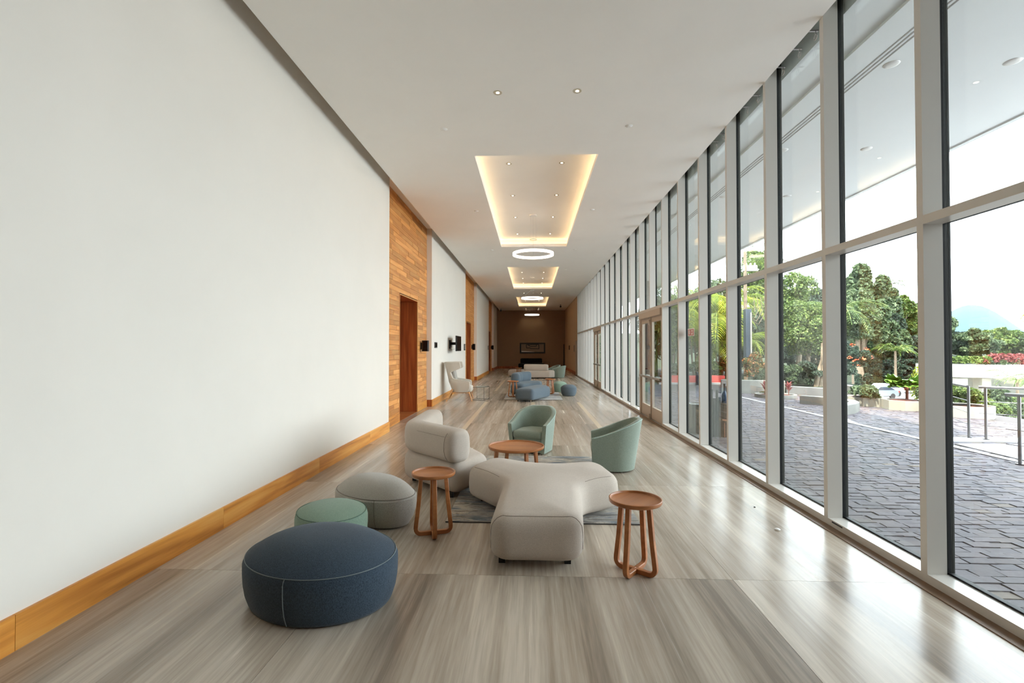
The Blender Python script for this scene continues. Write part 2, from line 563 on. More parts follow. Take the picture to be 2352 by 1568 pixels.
# outlines ------------------------------------------------------------
def round_poly(pts, radii, n=10):
    P = [Vector((p[0], p[1])) for p in pts]; m = len(P); out = []
    for i, p in enumerate(P):
        a = (P[i - 1] - p); b = (P[(i + 1) % m] - p)
        la, lb = a.length, b.length; a.normalize(); b.normalize()
        ang = math.acos(max(-1, min(1, a.dot(b))))
        r = radii[i] if isinstance(radii, (list, tuple)) else radii
        d = min(r / math.tan(ang / 2), la * 0.48, lb * 0.48)
        p0 = p + a * d; p2 = p + b * d
        for k in range(n + 1):
            t = k / n
            out.append(tuple(p0 * (1 - t) ** 2 + p * (2 * t * (1 - t)) + p2 * t * t))
    return out

def resample(pts, n):
    P = np.array(pts + [pts[0]], float)
    d = np.r_[0, np.cumsum(np.linalg.norm(np.diff(P, axis=0), axis=1))]
    t = np.linspace(0, d[-1], n, endpoint=False)
    return np.stack([np.interp(t, d, P[:, 0]), np.interp(t, d, P[:, 1])], 1)

def inset(P, k):
    T = np.roll(P, -1, 0) - np.roll(P, 1, 0)
    T /= np.linalg.norm(T, axis=1, keepdims=True) + 1e-12
    N = np.stack([-T[:, 1], T[:, 0]], 1)      # inward for a counter-clockwise outline
    return P + N * k

def cushion(outline, z0, z1, r=0.11, rb=0.06, dome=0.03, n=150, taper=0.0):
    """upholstered block over a closed plan outline (counter-clockwise), soft rounded edges and a slightly domed top"""
    mb = MB()
    P = resample([tuple(p) for p in outline], n)
    area = 0.5 * np.sum(P[:, 0] * np.roll(P[:, 1], -1) - np.roll(P[:, 0], -1) * P[:, 1])
    if area < 0: P = P[::-1].copy()
    prof = []
    for k in range(5):
        a = PI / 2 * k / 4
        prof.append((taper + rb * (1 - math.sin(a)), z0 + rb * (1 - math.cos(a))))
    zm = (z0 + rb + z1 - r) / 2
    prof.append((taper * 0.4 - 0.004, zm))
    for k in range(7):
        a = PI / 2 * k / 6
        prof.append((r * (1 - math.cos(a)), z1 - r + r * math.sin(a)))
    rows = []
    for k, z in prof:
        Q = inset(P, k)
        rows.append([(q[0], q[1], z) for q in Q])
    mb.grid(rows, True)
    Q = inset(P, prof[-1][0])
    h = 0.045
    gx, gy = np.meshgrid(np.arange(Q[:, 0].min(), Q[:, 0].max(), h), np.arange(Q[:, 1].min(), Q[:, 1].max(), h))
    G = np.stack([gx.ravel(), gy.ravel()], 1)
    ins = np.zeros(len(G), bool); j = n - 1
    for i in range(n):
        xi, yi = Q[i]; xj, yj = Q[j]
        c = ((yi > G[:, 1]) != (yj > G[:, 1])) & (G[:, 0] < (xj - xi) * (G[:, 1] - yi) / (yj - yi + 1e-15) + xi)
        ins ^= c; j = i
    G = G[ins]
    D = np.sqrt(((G[:, None, :] - Q[None, :, :]) ** 2).sum(2)).min(1) if len(G) else np.zeros(0)
    G = G[D > 0.02]
    allp = [Vector((float(a), float(b))) for a, b in np.r_[Q, G]]
    vo, eo, fo, *_ = delaunay_2d_cdt(allp, [], [list(range(n))], 1, 1e-6)
    V = np.array([tuple(p) for p in vo])
    dd = np.sqrt(((V[:, None, :] - Q[None, :, :]) ** 2).sum(2)).min(1)
    zz = z1 + dome * (1 - np.exp(-dd / 0.13))
    mb.add([(p[0], p[1], z) for p, z in zip(V, zz)], [tuple(f) for f in fo])
    # bottom closing face
    Qb = inset(P, prof[0][0])
    mb.add([(q[0], q[1], z0) for q in Qb], [tuple(range(n))[::-1]])
    return mb

def weld(o, d=0.0006):
    bm = bmesh.new(); bm.from_mesh(o.data)
    bmesh.ops.remove_doubles(bm, verts=bm.verts, dist=d)
    bmesh.ops.recalc_face_normals(bm, faces=bm.faces)
    bm.to_mesh(o.data); bm.free()
    o.data.polygons.foreach_set('use_smooth', [True] * len(o.data.polygons))
    o.data.set_sharp_from_angle(angle=R(60))
    return o

def sweep(path, w, z0, z1, pw=2.8, e=0.09, n=28, lean=0.0, step=0.03):
    """padded roll along a plan path, rounded ends"""
    P = np.array(path, float)
    d = np.r_[0, np.cumsum(np.linalg.norm(np.diff(P, axis=0), axis=1))]; L = d[-1]
    s = np.r_[0, 0.012, 0.03, 0.055, np.arange(e, L - e + 1e-6, step), L - 0.055, L - 0.03, L - 0.012, L]
    X = np.interp(s, d, P[:, 0]); Y = np.interp(s, d, P[:, 1])
    k = np.ones(5) / 5
    rows = []
    zc = (z0 + z1) / 2; h = (z1 - z0) / 2
    for i in range(len(s)):
        a = max(i - 1, 0); b = min(i + 1, len(s) - 1)
        t = np.array([X[b] - X[a], Y[b] - Y[a]]); t /= np.linalg.norm(t) + 1e-12
        nn = np.array([-t[1], t[0]])
        q = min(s[i], L - s[i])
        f = 1.0 if q >= e else math.sqrt(max(0.0, 1 - ((e - q) / e) ** 2)) * 0.62 + 0.38
        g = 1.0 if q >= e else math.sqrt(max(0.0, 1 - ((e - q) / e) ** 2)) * 0.3 + 0.70
        row = []
        for j in range(n):
            th = 2 * PI * j / n
            c, sn = math.cos(th), math.sin(th)
            x = math.copysign(abs(c) ** (2 / pw), c) * w / 2 * f
            z = math.copysign(abs(sn) ** (2 / pw), sn) * h * g
            off = x + lean * (z + h)
            row.append((X[i] + nn[0] * off, Y[i] + nn[1] * off, zc + z))
        rows.append(row)
    mb = MB().grid(rows, True)
    m = len(rows)
    mb.f.append(tuple(range(n))[::-1]); mb.f.append(tuple((m - 1) * n + k for k in range(n)))
    return mb

def arc(c, r, a0, a1, n=24):
    return [(c[0] + r * math.cos(R(a0 + (a1 - a0) * k / (n - 1))), c[1] + r * math.sin(R(a0 + (a1 - a0) * k / (n - 1)))) for k in range(n)]

# ================================================================== ROOM
XL, XR, HC, HG = -2.75, 2.69, 4.67, 4.925
WOODX = -2.89
Y0, Y1 = -3.2, 38.5
REC = [(9.16, 13.13), (19.95, 24.1), (30.92, 34.9)]
TRAYS = [(7.57, 14.4), (18.0, 24.6), (28.5, 35.05)]
TX0, TX1 = -0.90, 1.06

# floor: slab + individual stone tiles
floor = struct('floor', B(-3.7, 2.86, Y0, Y1, -0.2, -0.012), 'joint')
stripY = TRAYS
cols = [(-3.3, -1.345), (-1.345, 1.395), (1.395, 2.69)]
ys = [3.4 + 2.28 * k for k in range(-3, 17)]
SX = (-1.345, 0.05, 1.395)
for i, (a, b) in enumerate(cols):
    for y in ys:
        ya, yb = max(y, Y0), min(y + 2.28, Y1)
        if yb - ya < 0.1: continue
        g = 0.0011
        o = B(a - (a + b) / 2 + g, b - (a + b) / 2 - g, -(yb - ya) / 2 + g, (yb - ya) / 2 - g, -0.012, 0).build('floor_tile', 'floor', floor)
        o.location = ((a + b) / 2, (ya + yb) / 2, 0)
for x in SX:
    for a, b in stripY:
        o = B(-0.05, 0.05, a, b, -0.01, 0.0012).build('inlay_strip', 'strip', floor); o.location = (x, 0, 0)
tag(B(2.60, 2.69, 0.14, 28.1, -0.005, 0.006).build('threshold_strip', 'bronze', floor))

# left wall
wall_left = struct('wall_left')
YN = 1.9
struct('wall_left_dark_added', B(-3.7, XL, Y0, YN, 0, 5.06), 'brown_wall')  # unseen dark wall added to cut light on camera-facing sides
seg = [YN] + [v for r in REC for v in r] + [Y1]
for i in range(0, len(seg), 2):
    B(-3.7, XL, seg[i], seg[i + 1], 0, 5.06).build('wall_panel', 'wall', wall_left)
DOOR = [(a + 1.24, a + 2.90) for a, b in REC]
DH = 2.79
for k, ((a, b), (d0, d1)) in enumerate(zip(REC, DOOR)):
    mb = MB()
    mb.box(-3.7, WOODX - 0.022, a, d0, 0, HG).box(-3.7, WOODX - 0.022, d1, b, 0, HG).box(-3.7, WOODX - 0.022, d0, d1, DH, HG)
    trim = struct('trim_%d' % (k + 1), mb, 'backing')
    rng = random.Random(50 + k)
    rows = 47; rh = HG / rows
    if k == 0: shared = {}
    allmb = MB()
    for r in range(rows):
        z0, z1 = r * rh, (r + 1) * rh
        spans = [(a, b)] if z0 >= DH - 0.03 else [(a, d0), (d1, b)]
        for s0, s1 in spans:
            y = s0 - rng.uniform(0, 0.6)
            while y < s1 - 0.001:
                L = rng.choice((0.6, 0.8, 1.0, 1.2, 1.5)) if z0 >= DH else rng.choice((0.45, 0.6, 0.8, 1.0))
                e = min(y + L, s1)
                if s1 - e < 0.12: e = s1
                p0 = max(y, s0)
                if e - p0 > 0.02:
                    d = rng.uniform(0, 0.007)
                    g = 0.0022
                    if k == 0:
                        ln = e - p0
                        key = round(ln, 2)
                        if key not in shared:
                            shared[key] = B(-0.022, 0, -ln / 2 + g, ln / 2 - g, -rh / 2 + g, rh / 2 - g).mesh('plank', 'plank')
                        o = part(shared[key], 'plank', trim, (WOODX + d - 0.004, (p0 + e) / 2, (z0 + z1) / 2))
                    else:
                        allmb.box(WOODX - 0.022, WOODX + d - 0.004, p0 + g, e - g, z0 + g, z1 - g)
                y = e
    if k > 0:
        o = allmb.build('plank_cladding', 'plank', trim); o['kind'] = 'stuff'
    # ceiling over the recess and its reveal
    dr = struct('door_%d' % (k + 1))
    xo = -3.42
    for q, (xa, xb) in enumerate(((xo, -3.12), (-3.118, WOODX + 0.002))):
        B(xa, xb, d1 - 0.004, d1 + 0.02, 0, DH).build('jamb_board', 'redwood', dr)
        B(xa, xb, d0 - 0.02, d0 + 0.004, 0, DH).build('jamb_board', 'redwood', dr)
    B(xo, WOODX + 0.002, d0, d1, DH - 0.004, DH + 0.02).build('lintel_board', 'redwood', dr)
    B(xo, WOODX, d0 + 0.004, d1 - 0.004, -0.01, 0.004).build('threshold', 'stool', dr)
    for q in range(2):
        w = (d1 - d0) / 2
        lf = B(xo - 0.04, xo, d0 + q * w + 0.003, d0 + (q + 1) * w - 0.003, 0.006, DH - 0.006).build('door_leaf', 'redwood', dr)
        yy = d0 + w + (0.06 if q else -0.06)
        MB().tube([(xo + 0.05, yy, 0.85), (xo + 0.05, yy, 1.25)], 0.012, 8).build('door_handle', 'chrome', lf, smooth=True)
    mb = MB()
    for yy in (d0, d1): mb.box(WOODX - 0.01, WOODX + 0.008, yy - 0.012, yy + 0.012, 0, DH + 0.01)
    mb.box(WOODX - 0.01, WOODX + 0.008, d0, d1, DH - 0.002, DH + 0.016)
    mb.build('edge_trim', 'edgewood', dr)

# baseboards, board by board
bb = struct('baseboard_left')
cuts = [YN, 2.45, 4.17, 6.1, 8.04, 9.16]
rng = random.Random(3)
def boards(c, par, x0=XL, x1=XL + 0.02, mat='board'):
    for a, b in zip(c[:-1], c[1:]):
        o = B(0, x1 - x0, -(b - a) / 2 + 0.0012, (b - a) / 2 - 0.0012, 0, 0.19).build('board', mat, par)
        o.location = (x0, (a + b) / 2, 0)
boards(cuts, bb)
boards([13.13, 14.9, 16.8, 18.5, 19.95], bb)
boards([24.1, 25.9, 27.6, 29.3, 30.92], bb)
boards([34.9, 36.7, 38.4], bb, mat='redwood')
for (a, b), (d0, d1) in zip(REC, DOOR):
    boards([a, d0], bb, WOODX + 0.003, WOODX + 0.016); boards([d1, b], bb, WOODX + 0.003, WOODX + 0.016)
    B(WOODX, XL, b - 0.012, b, 0, 0.19).build('board', 'redwood', bb)
bf = struct('baseboard_far')
for q in range(4):
    B(XL + q * 1.36, XL + (q + 1) * 1.36 - 0.003, Y1 - 0.02, Y1, 0, 0.19).build('board', 'redwood', bf)
br = struct('baseboard_right')
for a, b in ((29.42, 32.0), (32.0, 35.2), (35.2, 38.48)):
    B(2.68, 2.70, a, b - 0.003, 0, 0.19).build('board', 'redwood', br)

# far, back and right-end walls
struct('wall_far', B(-3.7, 3.2, Y1, Y1 + 0.2, 0, 5.06), 'brown_wall')
struct('wall_back', B(-3.7, 3.2, Y0 - 0.2, Y0, 0, 5.06), 'brown_wall')  # unseen end wall, set close and dark to shade the near end
struct('wall_right_dark_added', B(2.69, 2.95, Y0, 0.137, 0, 5.06), 'brown_wall')  # unseen solid wall added instead of glazing, keeps the near end dark
mb = MB().box(2.70, 2.95, 29.35, Y1, 0, 5.06).box(2.70, 2.95, 28.35, 29.35, 2.06, 5.06).box(2.70, 2.95, 28.1, 28.35, 0, 5.06).box(2.86, 2.95, 28.35, 29.35, 0, 2.06)
wr_end = struct('wall_right_end', mb, 'lit_brown_wall')
d6 = struct('door_6'); B(2.82, 2.86, 28.36, 29.34, 0.004, 2.055).build('door_leaf', 'doorframe', d6)
B(2.70, 2.80, 29.335, 29.35, 0, 2.05).build('jamb_board', 'doorframe', d6); B(2.70, 2.80, 28.35, 28.365, 0, 2.05).build('jamb_board', 'doorframe', d6)

# ceiling with three lit trays
mb = MB(); zt = HC + 0.085
mb.box(-2.54, TX0, Y0, Y1, HC, zt).box(TX1, XR + 0.0, Y0, Y1, HC, zt)
yy = [Y0] + [v for t in TRAYS for v in t] + [Y1]
for i in range(0, len(yy), 2): mb.box(TX0, TX1, yy[i], yy[i + 1], HC, zt)
ceiling = struct('ceiling', mb, 'ceiling')
mb = MB()
mb.box(-3.0, -2.50, Y0, Y1, HG, 5.06)
mb.build('shadow_gap_cap', 'ceiling', ceiling)
for a, b in TRAYS:
    mb = MB(); w = 0.24
    x0, x1, y0, y1 = TX0 - w, TX1 + w, a - w, b + w
    mb.box(x0, x1, y0, y1, 4.93, 4.96)
    mb.box(x0 - 0.02, x0, y0, y1, zt, 4.96).box(x1, x1 + 0.02, y0, y1, zt, 4.96).box(x0, x1, y0 - 0.02, y0, zt, 4.96).box(x0, x1, y1, y1 + 0.02, zt, 4.96)
    tr = mb.build('ceiling_tray', 'ceiling', ceiling)
    MB().box(x0 + 0.03, x0 + 0.045, y0 + 0.1, y1 - 0.1, zt, zt + 0.012).build('led_strip', 'led', tr)
    MB().box(x1 - 0.045, x1 - 0.03, y0 + 0.1, y1 - 0.1, zt, zt + 0.012).build('led_strip', 'led', tr)
    MB().box(x0 + 0.1, x1 - 0.1, y1 - 0.045, y1 - 0.03, zt, zt + 0.005).build('led_strip', 'led', tr)
    MB().box(x0 + 0.1, x1 - 0.1, y0 + 0.03, y0 + 0.045, zt, zt + 0.005).build('led_strip', 'led', tr)
roof = struct('roof', MB().box(-3.9, 6.47, Y0 - 2, Y1 + 6, 5.06, 5.35), 'concrete')

# canopy soffit outside
mb = MB().box(3.34, 6.47, Y0 - 2, Y1 + 6, HC, 5.06).box(2.90, 3.34, Y0 - 2, Y1 + 6, HC + 0.03, 5.06)
soffit = struct('canopy_soffit', mb, 'soffit')
for x in (3.66, 3.71, 3.76):
    B(x - 0.008, x + 0.008, Y0, Y1, HC - 0.003, HC + 0.002).build('slot_diffuser', 'greyplate', soffit)
B(6.42, 6.50, Y0 - 2, Y1 + 6, HC - 0.02, 5.38).build('fascia', 'soffit', soffit)

# ------------------------------------------------------------------ glazed wall
wall_right = struct('wall_right')
near = [3.4165 + 1.0935 * k for k in range(-3, 7)]
mid = [12.03 + 1.095 * k for k in range(0, 7)]
far = [20.75 + 1.046 * k for k in range(0, 8)]
D4 = (near[-1], mid[0]); D5 = (mid[-1], far[0])
mul = near + mid + far
GX = 2.836
m_me = B(XR, 2.82, -0.0275, 0.0275, 0, 4.95).mesh('mullion', 'frame')
g_me = B(2.82, 2.86, -0.023, 0.023, 0.0, 4.95).mesh('gasket', 'gasket')
o_me = B(2.86, 2.875, -0.024, 0.024, -0.05, 4.95).mesh('outer_cap', 'gasket')
um_me = B(XR, 2.82, -0.0275, 0.0275, 2.515, 4.95).mesh('mullion', 'frame')
ug_me = B(2.82, 2.85, -0.023, 0.023, 2.515, 4.95).mesh('gasket', 'gasket')
for y in mul:
    part(m_me, 'mullion', wall_right, (0, y, 0)); part(g_me, 'gasket', wall_right, (0, y, 0)); part(o_me, 'outer_cap', wall_right, (0, y, 0))
bays = [(a, b) for a, b in zip(mul[:-1], mul[1:])]
def pane(y0, y1, z0, z1, par=wall_right):
    return B(GX, GX + 0.008, y0, y1, z0, z1).build('pane', 'glass', par)
for a, b in bays:
    isdoor = (a, b) in (D4, D5)
    y0, y1 = a + 0.0275, b - 0.0275
    B(XR, 2.82, y0, y1, 2.455, 2.515).build('transom', 'frame', wall_right)
    B(2.82, 2.868, y0, y1, 2.460, 2.510).build('gasket', 'gasket', wall_right)
    if isdoor:
        c = (a + b) / 2
        part(um_me, 'mullion', wall_right, (0, c, 0)); part(ug_me, 'gasket', wall_right, (0, c, 0))
        pane(y0, c - 0.0275, 2.515, 4.95); pane(c + 0.0275, y1, 2.515, 4.95)
    else:
        B(XR, 2.832, y0, y1, 0, 0.066).build('sill', 'frame', wall_right)
        B(2.832, 2.868, y0, y1, 0, 0.078).build('gasket', 'gasket', wall_right)
        pane(y0, y1, 0.066, 2.46); pane(y0, y1, 2.51, 4.95)
B(XR, 2.90, 0.13, 28.1, 4.95, 5.06).build('head', 'frame', wall_right)

for n, (a, b) in ((4, D4), (5, D5)):
    d = struct('door_%d' % n)
    y0, y1 = a + 0.0275, b - 0.0275
    B(XR + 0.005, 2.80, y0, y0 + 0.05, 0, 2.455).build('door_jamb', 'doorframe', d)
    B(XR + 0.005, 2.80, y1 - 0.05, y1, 0, 2.455).build('door_jamb', 'doorframe', d)
    B(XR - 0.03, 2.82, y0 + 0.02, y1 - 0.02, 2.31, 2.452).build('header_box', 'doorframe', d, bevel=0.006)
    B(XR - 0.01, 2.86, y0, y1, -0.005, 0.012).build('threshold', 'chrome', d)
    c = (y0 + y1) / 2
    for s, (p, q) in ((0, (y0 + 0.053, c - 0.004)), (1, (c + 0.004, y1 - 0.053))):
        mb = MB()
        st = 0.075
        mb.box(2.725, 2.775, p, p + st, 0.015, 2.30).box(2.725, 2.775, q - st, q, 0.015, 2.30)
        mb.box(2.725, 2.775, p + st, q - st, 2.20, 2.30).box(2.725, 2.775, p + st, q - st, 0.015, 0.28)
        lf = mb.build('door_leaf', 'doorframe', d)
        B(2.746, 2.754, p + st, q - st, 0.28, 2.20).build('pane', 'glass', lf)
        B(2.655, 2.695, p + 0.02, q - 0.02, 0.925, 0.975).build('push_bar', 'greyplate', lf, bevel=0.006)
        MB().box(2.69, 2.725, p + 0.03, p + 0.1, 0.93, 0.97).box(2.69, 2.725, q - 0.1, q - 0.03, 0.93, 0.97).build('bar_bracket', 'black', lf)
    MB().box(2.70, 2.725, c - 0.022, c + 0.022, 0.02, 2.31).build('astragal', 'doorframe', d)
    MB().box(2.66, 2.70, c - 0.03, c + 0.03, 0.02, 0.13).box(2.66, 2.70, c - 0.03, c + 0.03, 2.14, 2.26).build('rod_guard', 'doorframe', d)

# ring hooks hanging at the head of the glazing
ring_me = MB().tube([(0, 0.026 * math.cos(2 * PI * k / 14), -0.06 + 0.026 * math.sin(2 * PI * k / 14)) for k in range(14)], 0.005, 6, True).box(-0.004, 0.004, -0.004, 0.004, -0.035, 0.0).mesh('ring_hook', 'chrome', True)
for k, (y, w) in enumerate(((4.72, 'nearest to the camera'), (5.00, 'second from the camera'), (5.32, 'third from the camera'), (5.90, 'fourth from the camera'), (6.18, 'fifth from the camera'), (6.95, 'sixth from the camera'), (7.2, 'farthest visible one'))):
    o = part(ring_me, 'ring_hook', None, (2.76, y, HC + 0.012))
    tag(o, 'small metal ring hook above the glazing, ' + w, 'hook', 'ring hooks along the top of the glazing')
    B(2.70, 2.785, y - 0.01, y + 0.01, HC + 0.008, HC + 0.016).build('hook_bracket', 'chrome', wall_right)

# ------------------------------------------------------------------ ceiling fittings
dl_trim = MB().lathe([(0.021, -0.002), (0.052, -0.004), (0.054, -0.001), (0.054, 0.004)], n=24).mesh('trim_ring', 'trimring', True)
dl_lens = MB().lathe([(0.0005, -0.0045), (0.02, -0.0045), (0.02, -0.001)], n=16).mesh('lens', 'spot', True)
def downlight(x, y, z, label, watt=9):
    t = thing('downlight', label, 'downlight', (x, y, z), 0, 'recessed downlights')
    part(dl_trim, 'trim_ring', t); part(dl_lens, 'lens', t)
    ld = bpy.data.lights.new('downlight_beam', 'SPOT'); ld.energy = watt; ld.color = (1, 0.84, 0.64); ld.spot_size = R(100); ld.spot_blend = 0.8; ld.shadow_soft_size = 0.03
    l = bpy.data.objects.new('downlight_beam', ld); COL.objects.link(l); l.parent = t; l.location = (0, 0, -0.02)
for x, s in ((-0.40, 'left'), (0.55, 'right')):
    downlight(x, 5.69, HC, 'recessed downlight nearest the camera, %s of the pair before the first lit tray' % s)
    for k, y in enumerate((8.57, 10.37, 12.1, 13.87)):
        downlight(x, y, 4.93, 'recessed downlight in first lit tray, %s row, %s from the near end' % (s, ('first', 'second', 'third', 'fourth')[k]))
    downlight(x, 16.2, HC, 'recessed downlight between first and second trays, %s one, behind the large ring' % s)
    for k, y in enumerate((20.9, 22.7, 24.3)):
        downlight(x, y, 4.93, 'recessed downlight in second lit tray, %s row, %s from the near end' % (s, ('first', 'second', 'third')[k]))
    downlight(x, 26.5, HC, 'recessed downlight between second and third trays, %s one' % s)
    for k, y in enumerate((31.0, 33.4)):
        downlight(x, y, 4.93, 'recessed downlight in third lit tray, %s row, %s one' % (s, ('nearer', 'farther')[k]))
    for k, y in enumerate((36.6, 38.0)):
        downlight(x, y, HC, 'recessed downlight beyond the third tray, %s row, %s one' % (s, ('nearer', 'farther')[k]))
sp_me = MB().lathe([(0.0005, -0.014), (0.02, -0.014), (0.024, -0.01), (0.045, -0.006), (0.05, 0.0), (0.05, 0.003)], n=20).mesh('sprinkler_head', 'white', True)
for k, y in enumerate((6.62, 10.6, 14.85, 18.7, 22.9, 27.0)):
    for x, s in ((-1.22, 'left'), (1.35, 'right')):
        o = part(sp_me, 'sprinkler', None, (x, y, HC))
        tag(o, 'small white ceiling sprinkler cap, %s row, %s from the camera' % (s, ('nearest', 'second', 'third', 'fourth', 'fifth', 'sixth')[k]), 'sprinkler', 'ceiling sprinkler caps')
for y, w in ((26.5, 'between the second and third trays'), (36.6, 'beyond the third tray')):
    o = MB().lathe([(0.0005, -0.03), (0.04, -0.03), (0.065, -0.012), (0.07, 0.0), (0.07, 0.002)], n=24).build('smoke_detector', 'white', smooth=True)
    o.location = (0.07, y, HC); tag(o, 'white smoke detector under ceiling %s' % w, 'detector')

def ring_lamp(y, zc, label, ztop=4.93):
    t = thing('ring_pendant', label, 'ring lamp', (0.05, y, zc), 0, 'ring pendant lamps')
    ro, ri, h = 0.51, 0.475, 0.032
    MB().lathe([(ri, -h), (ro, -h), (ro, h), (ri, h), (ri, -h)], n=72, cap=False).build('ring_diffuser', 'ring', t, smooth=True)
    MB().lathe([(0.0005, ztop - zc - 0.03), (0.09, ztop - zc - 0.03), (0.09, ztop - zc)], n=28).build('ceiling_rose', 'white', t, smooth=True)
    MB().lathe([(0.082, -0.006), (0.09, -0.006), (0.09, 0.006), (0.082, 0.006), (0.082, -0.006)], (0, 0, 0.36), n=28, cap=False).build('gather_ring', 'chrome', t, smooth=True)
    for k in range(3):
        a = R(90 + 120 * k)
        c, s = math.cos(a), math.sin(a)
        MB().tube([(c * 0.492, s * 0.492, h), (c * 0.086, s * 0.086, 0.36), (c * 0.08, s * 0.08, ztop - zc - 0.03)], 0.0016, 5).build('suspension_wire', 'chrome', t)
ring_lamp(11.9, 3.95, 'large glowing ring pendant nearest the camera, below the first lit tray')
ring_lamp(22.35, 3.95, 'glowing ring pendant second from the camera, seen in front of the third tray')
ring_lamp(33.3, 3.95, 'glowing ring pendant farthest from the camera, before the brown end wall')

sd_trim = MB().lathe([(0.045, -0.012), (0.075, -0.004), (0.078, 0.0), (0.078, 0.003)], n=24).mesh('trim_ring', 'white', True)
sd_lens = MB().lathe([(0.0005, -0.006), (0.044, -0.006), (0.044, -0.003)], n=18).mesh('lens', 'greyplate', True)
for k, y in enumerate((5.29, 7.53, 9.81, 12.05, 14.3, 16.55)):
    for x, w in ((3.89, 'inner'), (5.15, 'outer')):
        t = thing('soffit_downlight', 'white unlit downlight in the canopy soffit outside, %s row, %s from the camera' % (w, ('nearest', 'second', 'third', 'fourth', 'fifth', 'sixth')[k]), 'downlight', (x, y, HC), 0, 'canopy soffit downlights')
        part(sd_trim, 'trim_ring', t); part(sd_lens, 'lens', t)

# ================================================================== FURNITURE, FIRST GROUP
RUG_T = 0.012
def rug(label, x0, x1, y0, y1):
    t = thing('rug', label, 'rug', ((x0 + x1) / 2, (y0 + y1) / 2, 0))
    hx, hy = (x1 - x0) / 2, (y1 - y0) / 2
    B(-hx, hx, -hy, hy, 0.0015, RUG_T).build('pile', 'rug', t)
    B(-hx, hx, -hy - 0.006, -hy, 0.0015, RUG_T - 0.002).build('binding', 'rugedge', t)
    B(-hx, hx, hy, hy + 0.006, 0.0015, RUG_T - 0.002).build('binding', 'rugedge', t)
    return t
rug('blue grey and cream abstract rug under the beige sofa group nearest the camera', -0.79, 0.99, 4.41, 7.12)
rug('pale abstract rug under the blue sofa group', -0.86, 0.98, 14.93, 17.5)

def feet(par, pts, z1, r=0.022, mat='black'):
    for x, y in pts:
        o = B(-r, r, -r, r, 0, z1).build('foot', mat, par); o.location = (x, y, par.get('foot_z', 0.0))

# three-armed ottoman -------------------------------------------------
yo = thing('ottoman', 'beige three armed upholstered bench with leg towards the camera, between two wooden stools', 'ottoman', (0.08, 4.6, 0))
pts = [(-.315, 3.46), (.375, 3.46), (.46, 4.42), (.87, 4.68), (.75, 5.37), (.14, 5.15), (-.43, 5.53), (-.69, 5.03), (-.27, 4.5)]
rad = [.17, .17, .30, .22, .24, .7, .22, .22, .30]
OC = round_poly([(x - 0.08, y - 4.6) for x, y in pts], rad, 10)
weld(cushion(OC, 0.055, 0.385, 0.12, 0.08, 0.035, 190).build('upholstery', 'beige', yo))
yo['foot_z'] = 0.0
for x, y in ((.27, 3.62), (-.22, 3.62)):
    B(x - .08 - .024, x - .08 + .024, y - 4.6 - .024, y - 4.6 + .024, 0, 0.075).build('foot', 'black', yo)
for x, y in ((.72, 4.86), (.66, 5.2), (-.36, 5.3), (-.5, 5.02)):
    B(x - .08 - .024, x - .08 + .024, y - 4.6 - .024, y - 4.6 + .024, RUG_T, 0.075).build('foot', 'black', yo)
# front welt seam: up the left front edge, across the top and down the right front edge, lying on the padded surface
PO = resample([tuple(p) for p in OC], 400)
def surf(px, py, zlo):
    """nearest outline point, then up the padded side to the wanted roll angle"""
    i = int(np.argmin((PO[:, 0] - px) ** 2 + (PO[:, 1] - py) ** 2))
    return i
iL = surf(-0.315 - 0.08 + 0.012, 3.46 - 4.6 + 0.09, 0); iR = surf(0.375 - 0.08 - 0.012, 3.46 - 4.6 + 0.09, 0)
seq = [(iL + k) % 400 for k in range(((iR - iL) % 400) + 1)]
def on(i, k, z, lift=0.001):
    q = inset(PO, k - lift)[i]
    return (q[0], q[1], z)
def roll(a): return (0.12 * (1 - math.cos(a)), 0.385 - 0.12 + 0.12 * math.sin(a))
seam = [on(seq[0], -0.002, z) for z in (0.13, 0.17, 0.21, 0.25)]
A = R(64)
seam += [on(seq[min(len(seq) - 1, int(j * 1.2))], *roll(A * f)) for j, f in ((0, .25), (1, .5), (2, .75), (4, .92))]
mid_ = seq[6:-6]
seam += [on(i, *roll(A)) for i in mid_[::3]]
seam += [on(seq[-1 - int(j * 1.2)], *roll(A * f)) for j, f in ((4, .92), (2, .75), (1, .5), (0, .25))]
seam += [on(seq[-1], -0.002, z) for z in (0.25, 0.21, 0.17, 0.13)]
MB().tube(seam, 0.0022, 6).build('seam', 'seam', yo, smooth=True)
for (ax_, ay_), (bx_, by_) in (((-.66, 4.98), (-.36, 4.60)), ((.53, 4.46), (.82, 4.66))):
    i0 = surf(ax_ - .08, ay_ - 4.6, 0); i1 = surf(bx_ - .08, by_ - 4.6, 0)
    d_ = (i1 - i0) % 400
    ids = [(i0 + k) % 400 for k in range(d_ + 1)] if d_ < 200 else [(i1 + k) % 400 for k in range((400 - d_) + 1)]
    MB().tube([on(i, *roll(A * (.86 + .1 * math.sin(PI * q / len(ids))))) for q, i in enumerate(ids)], 0.002, 5).build('seam', 'seam', yo, smooth=True)

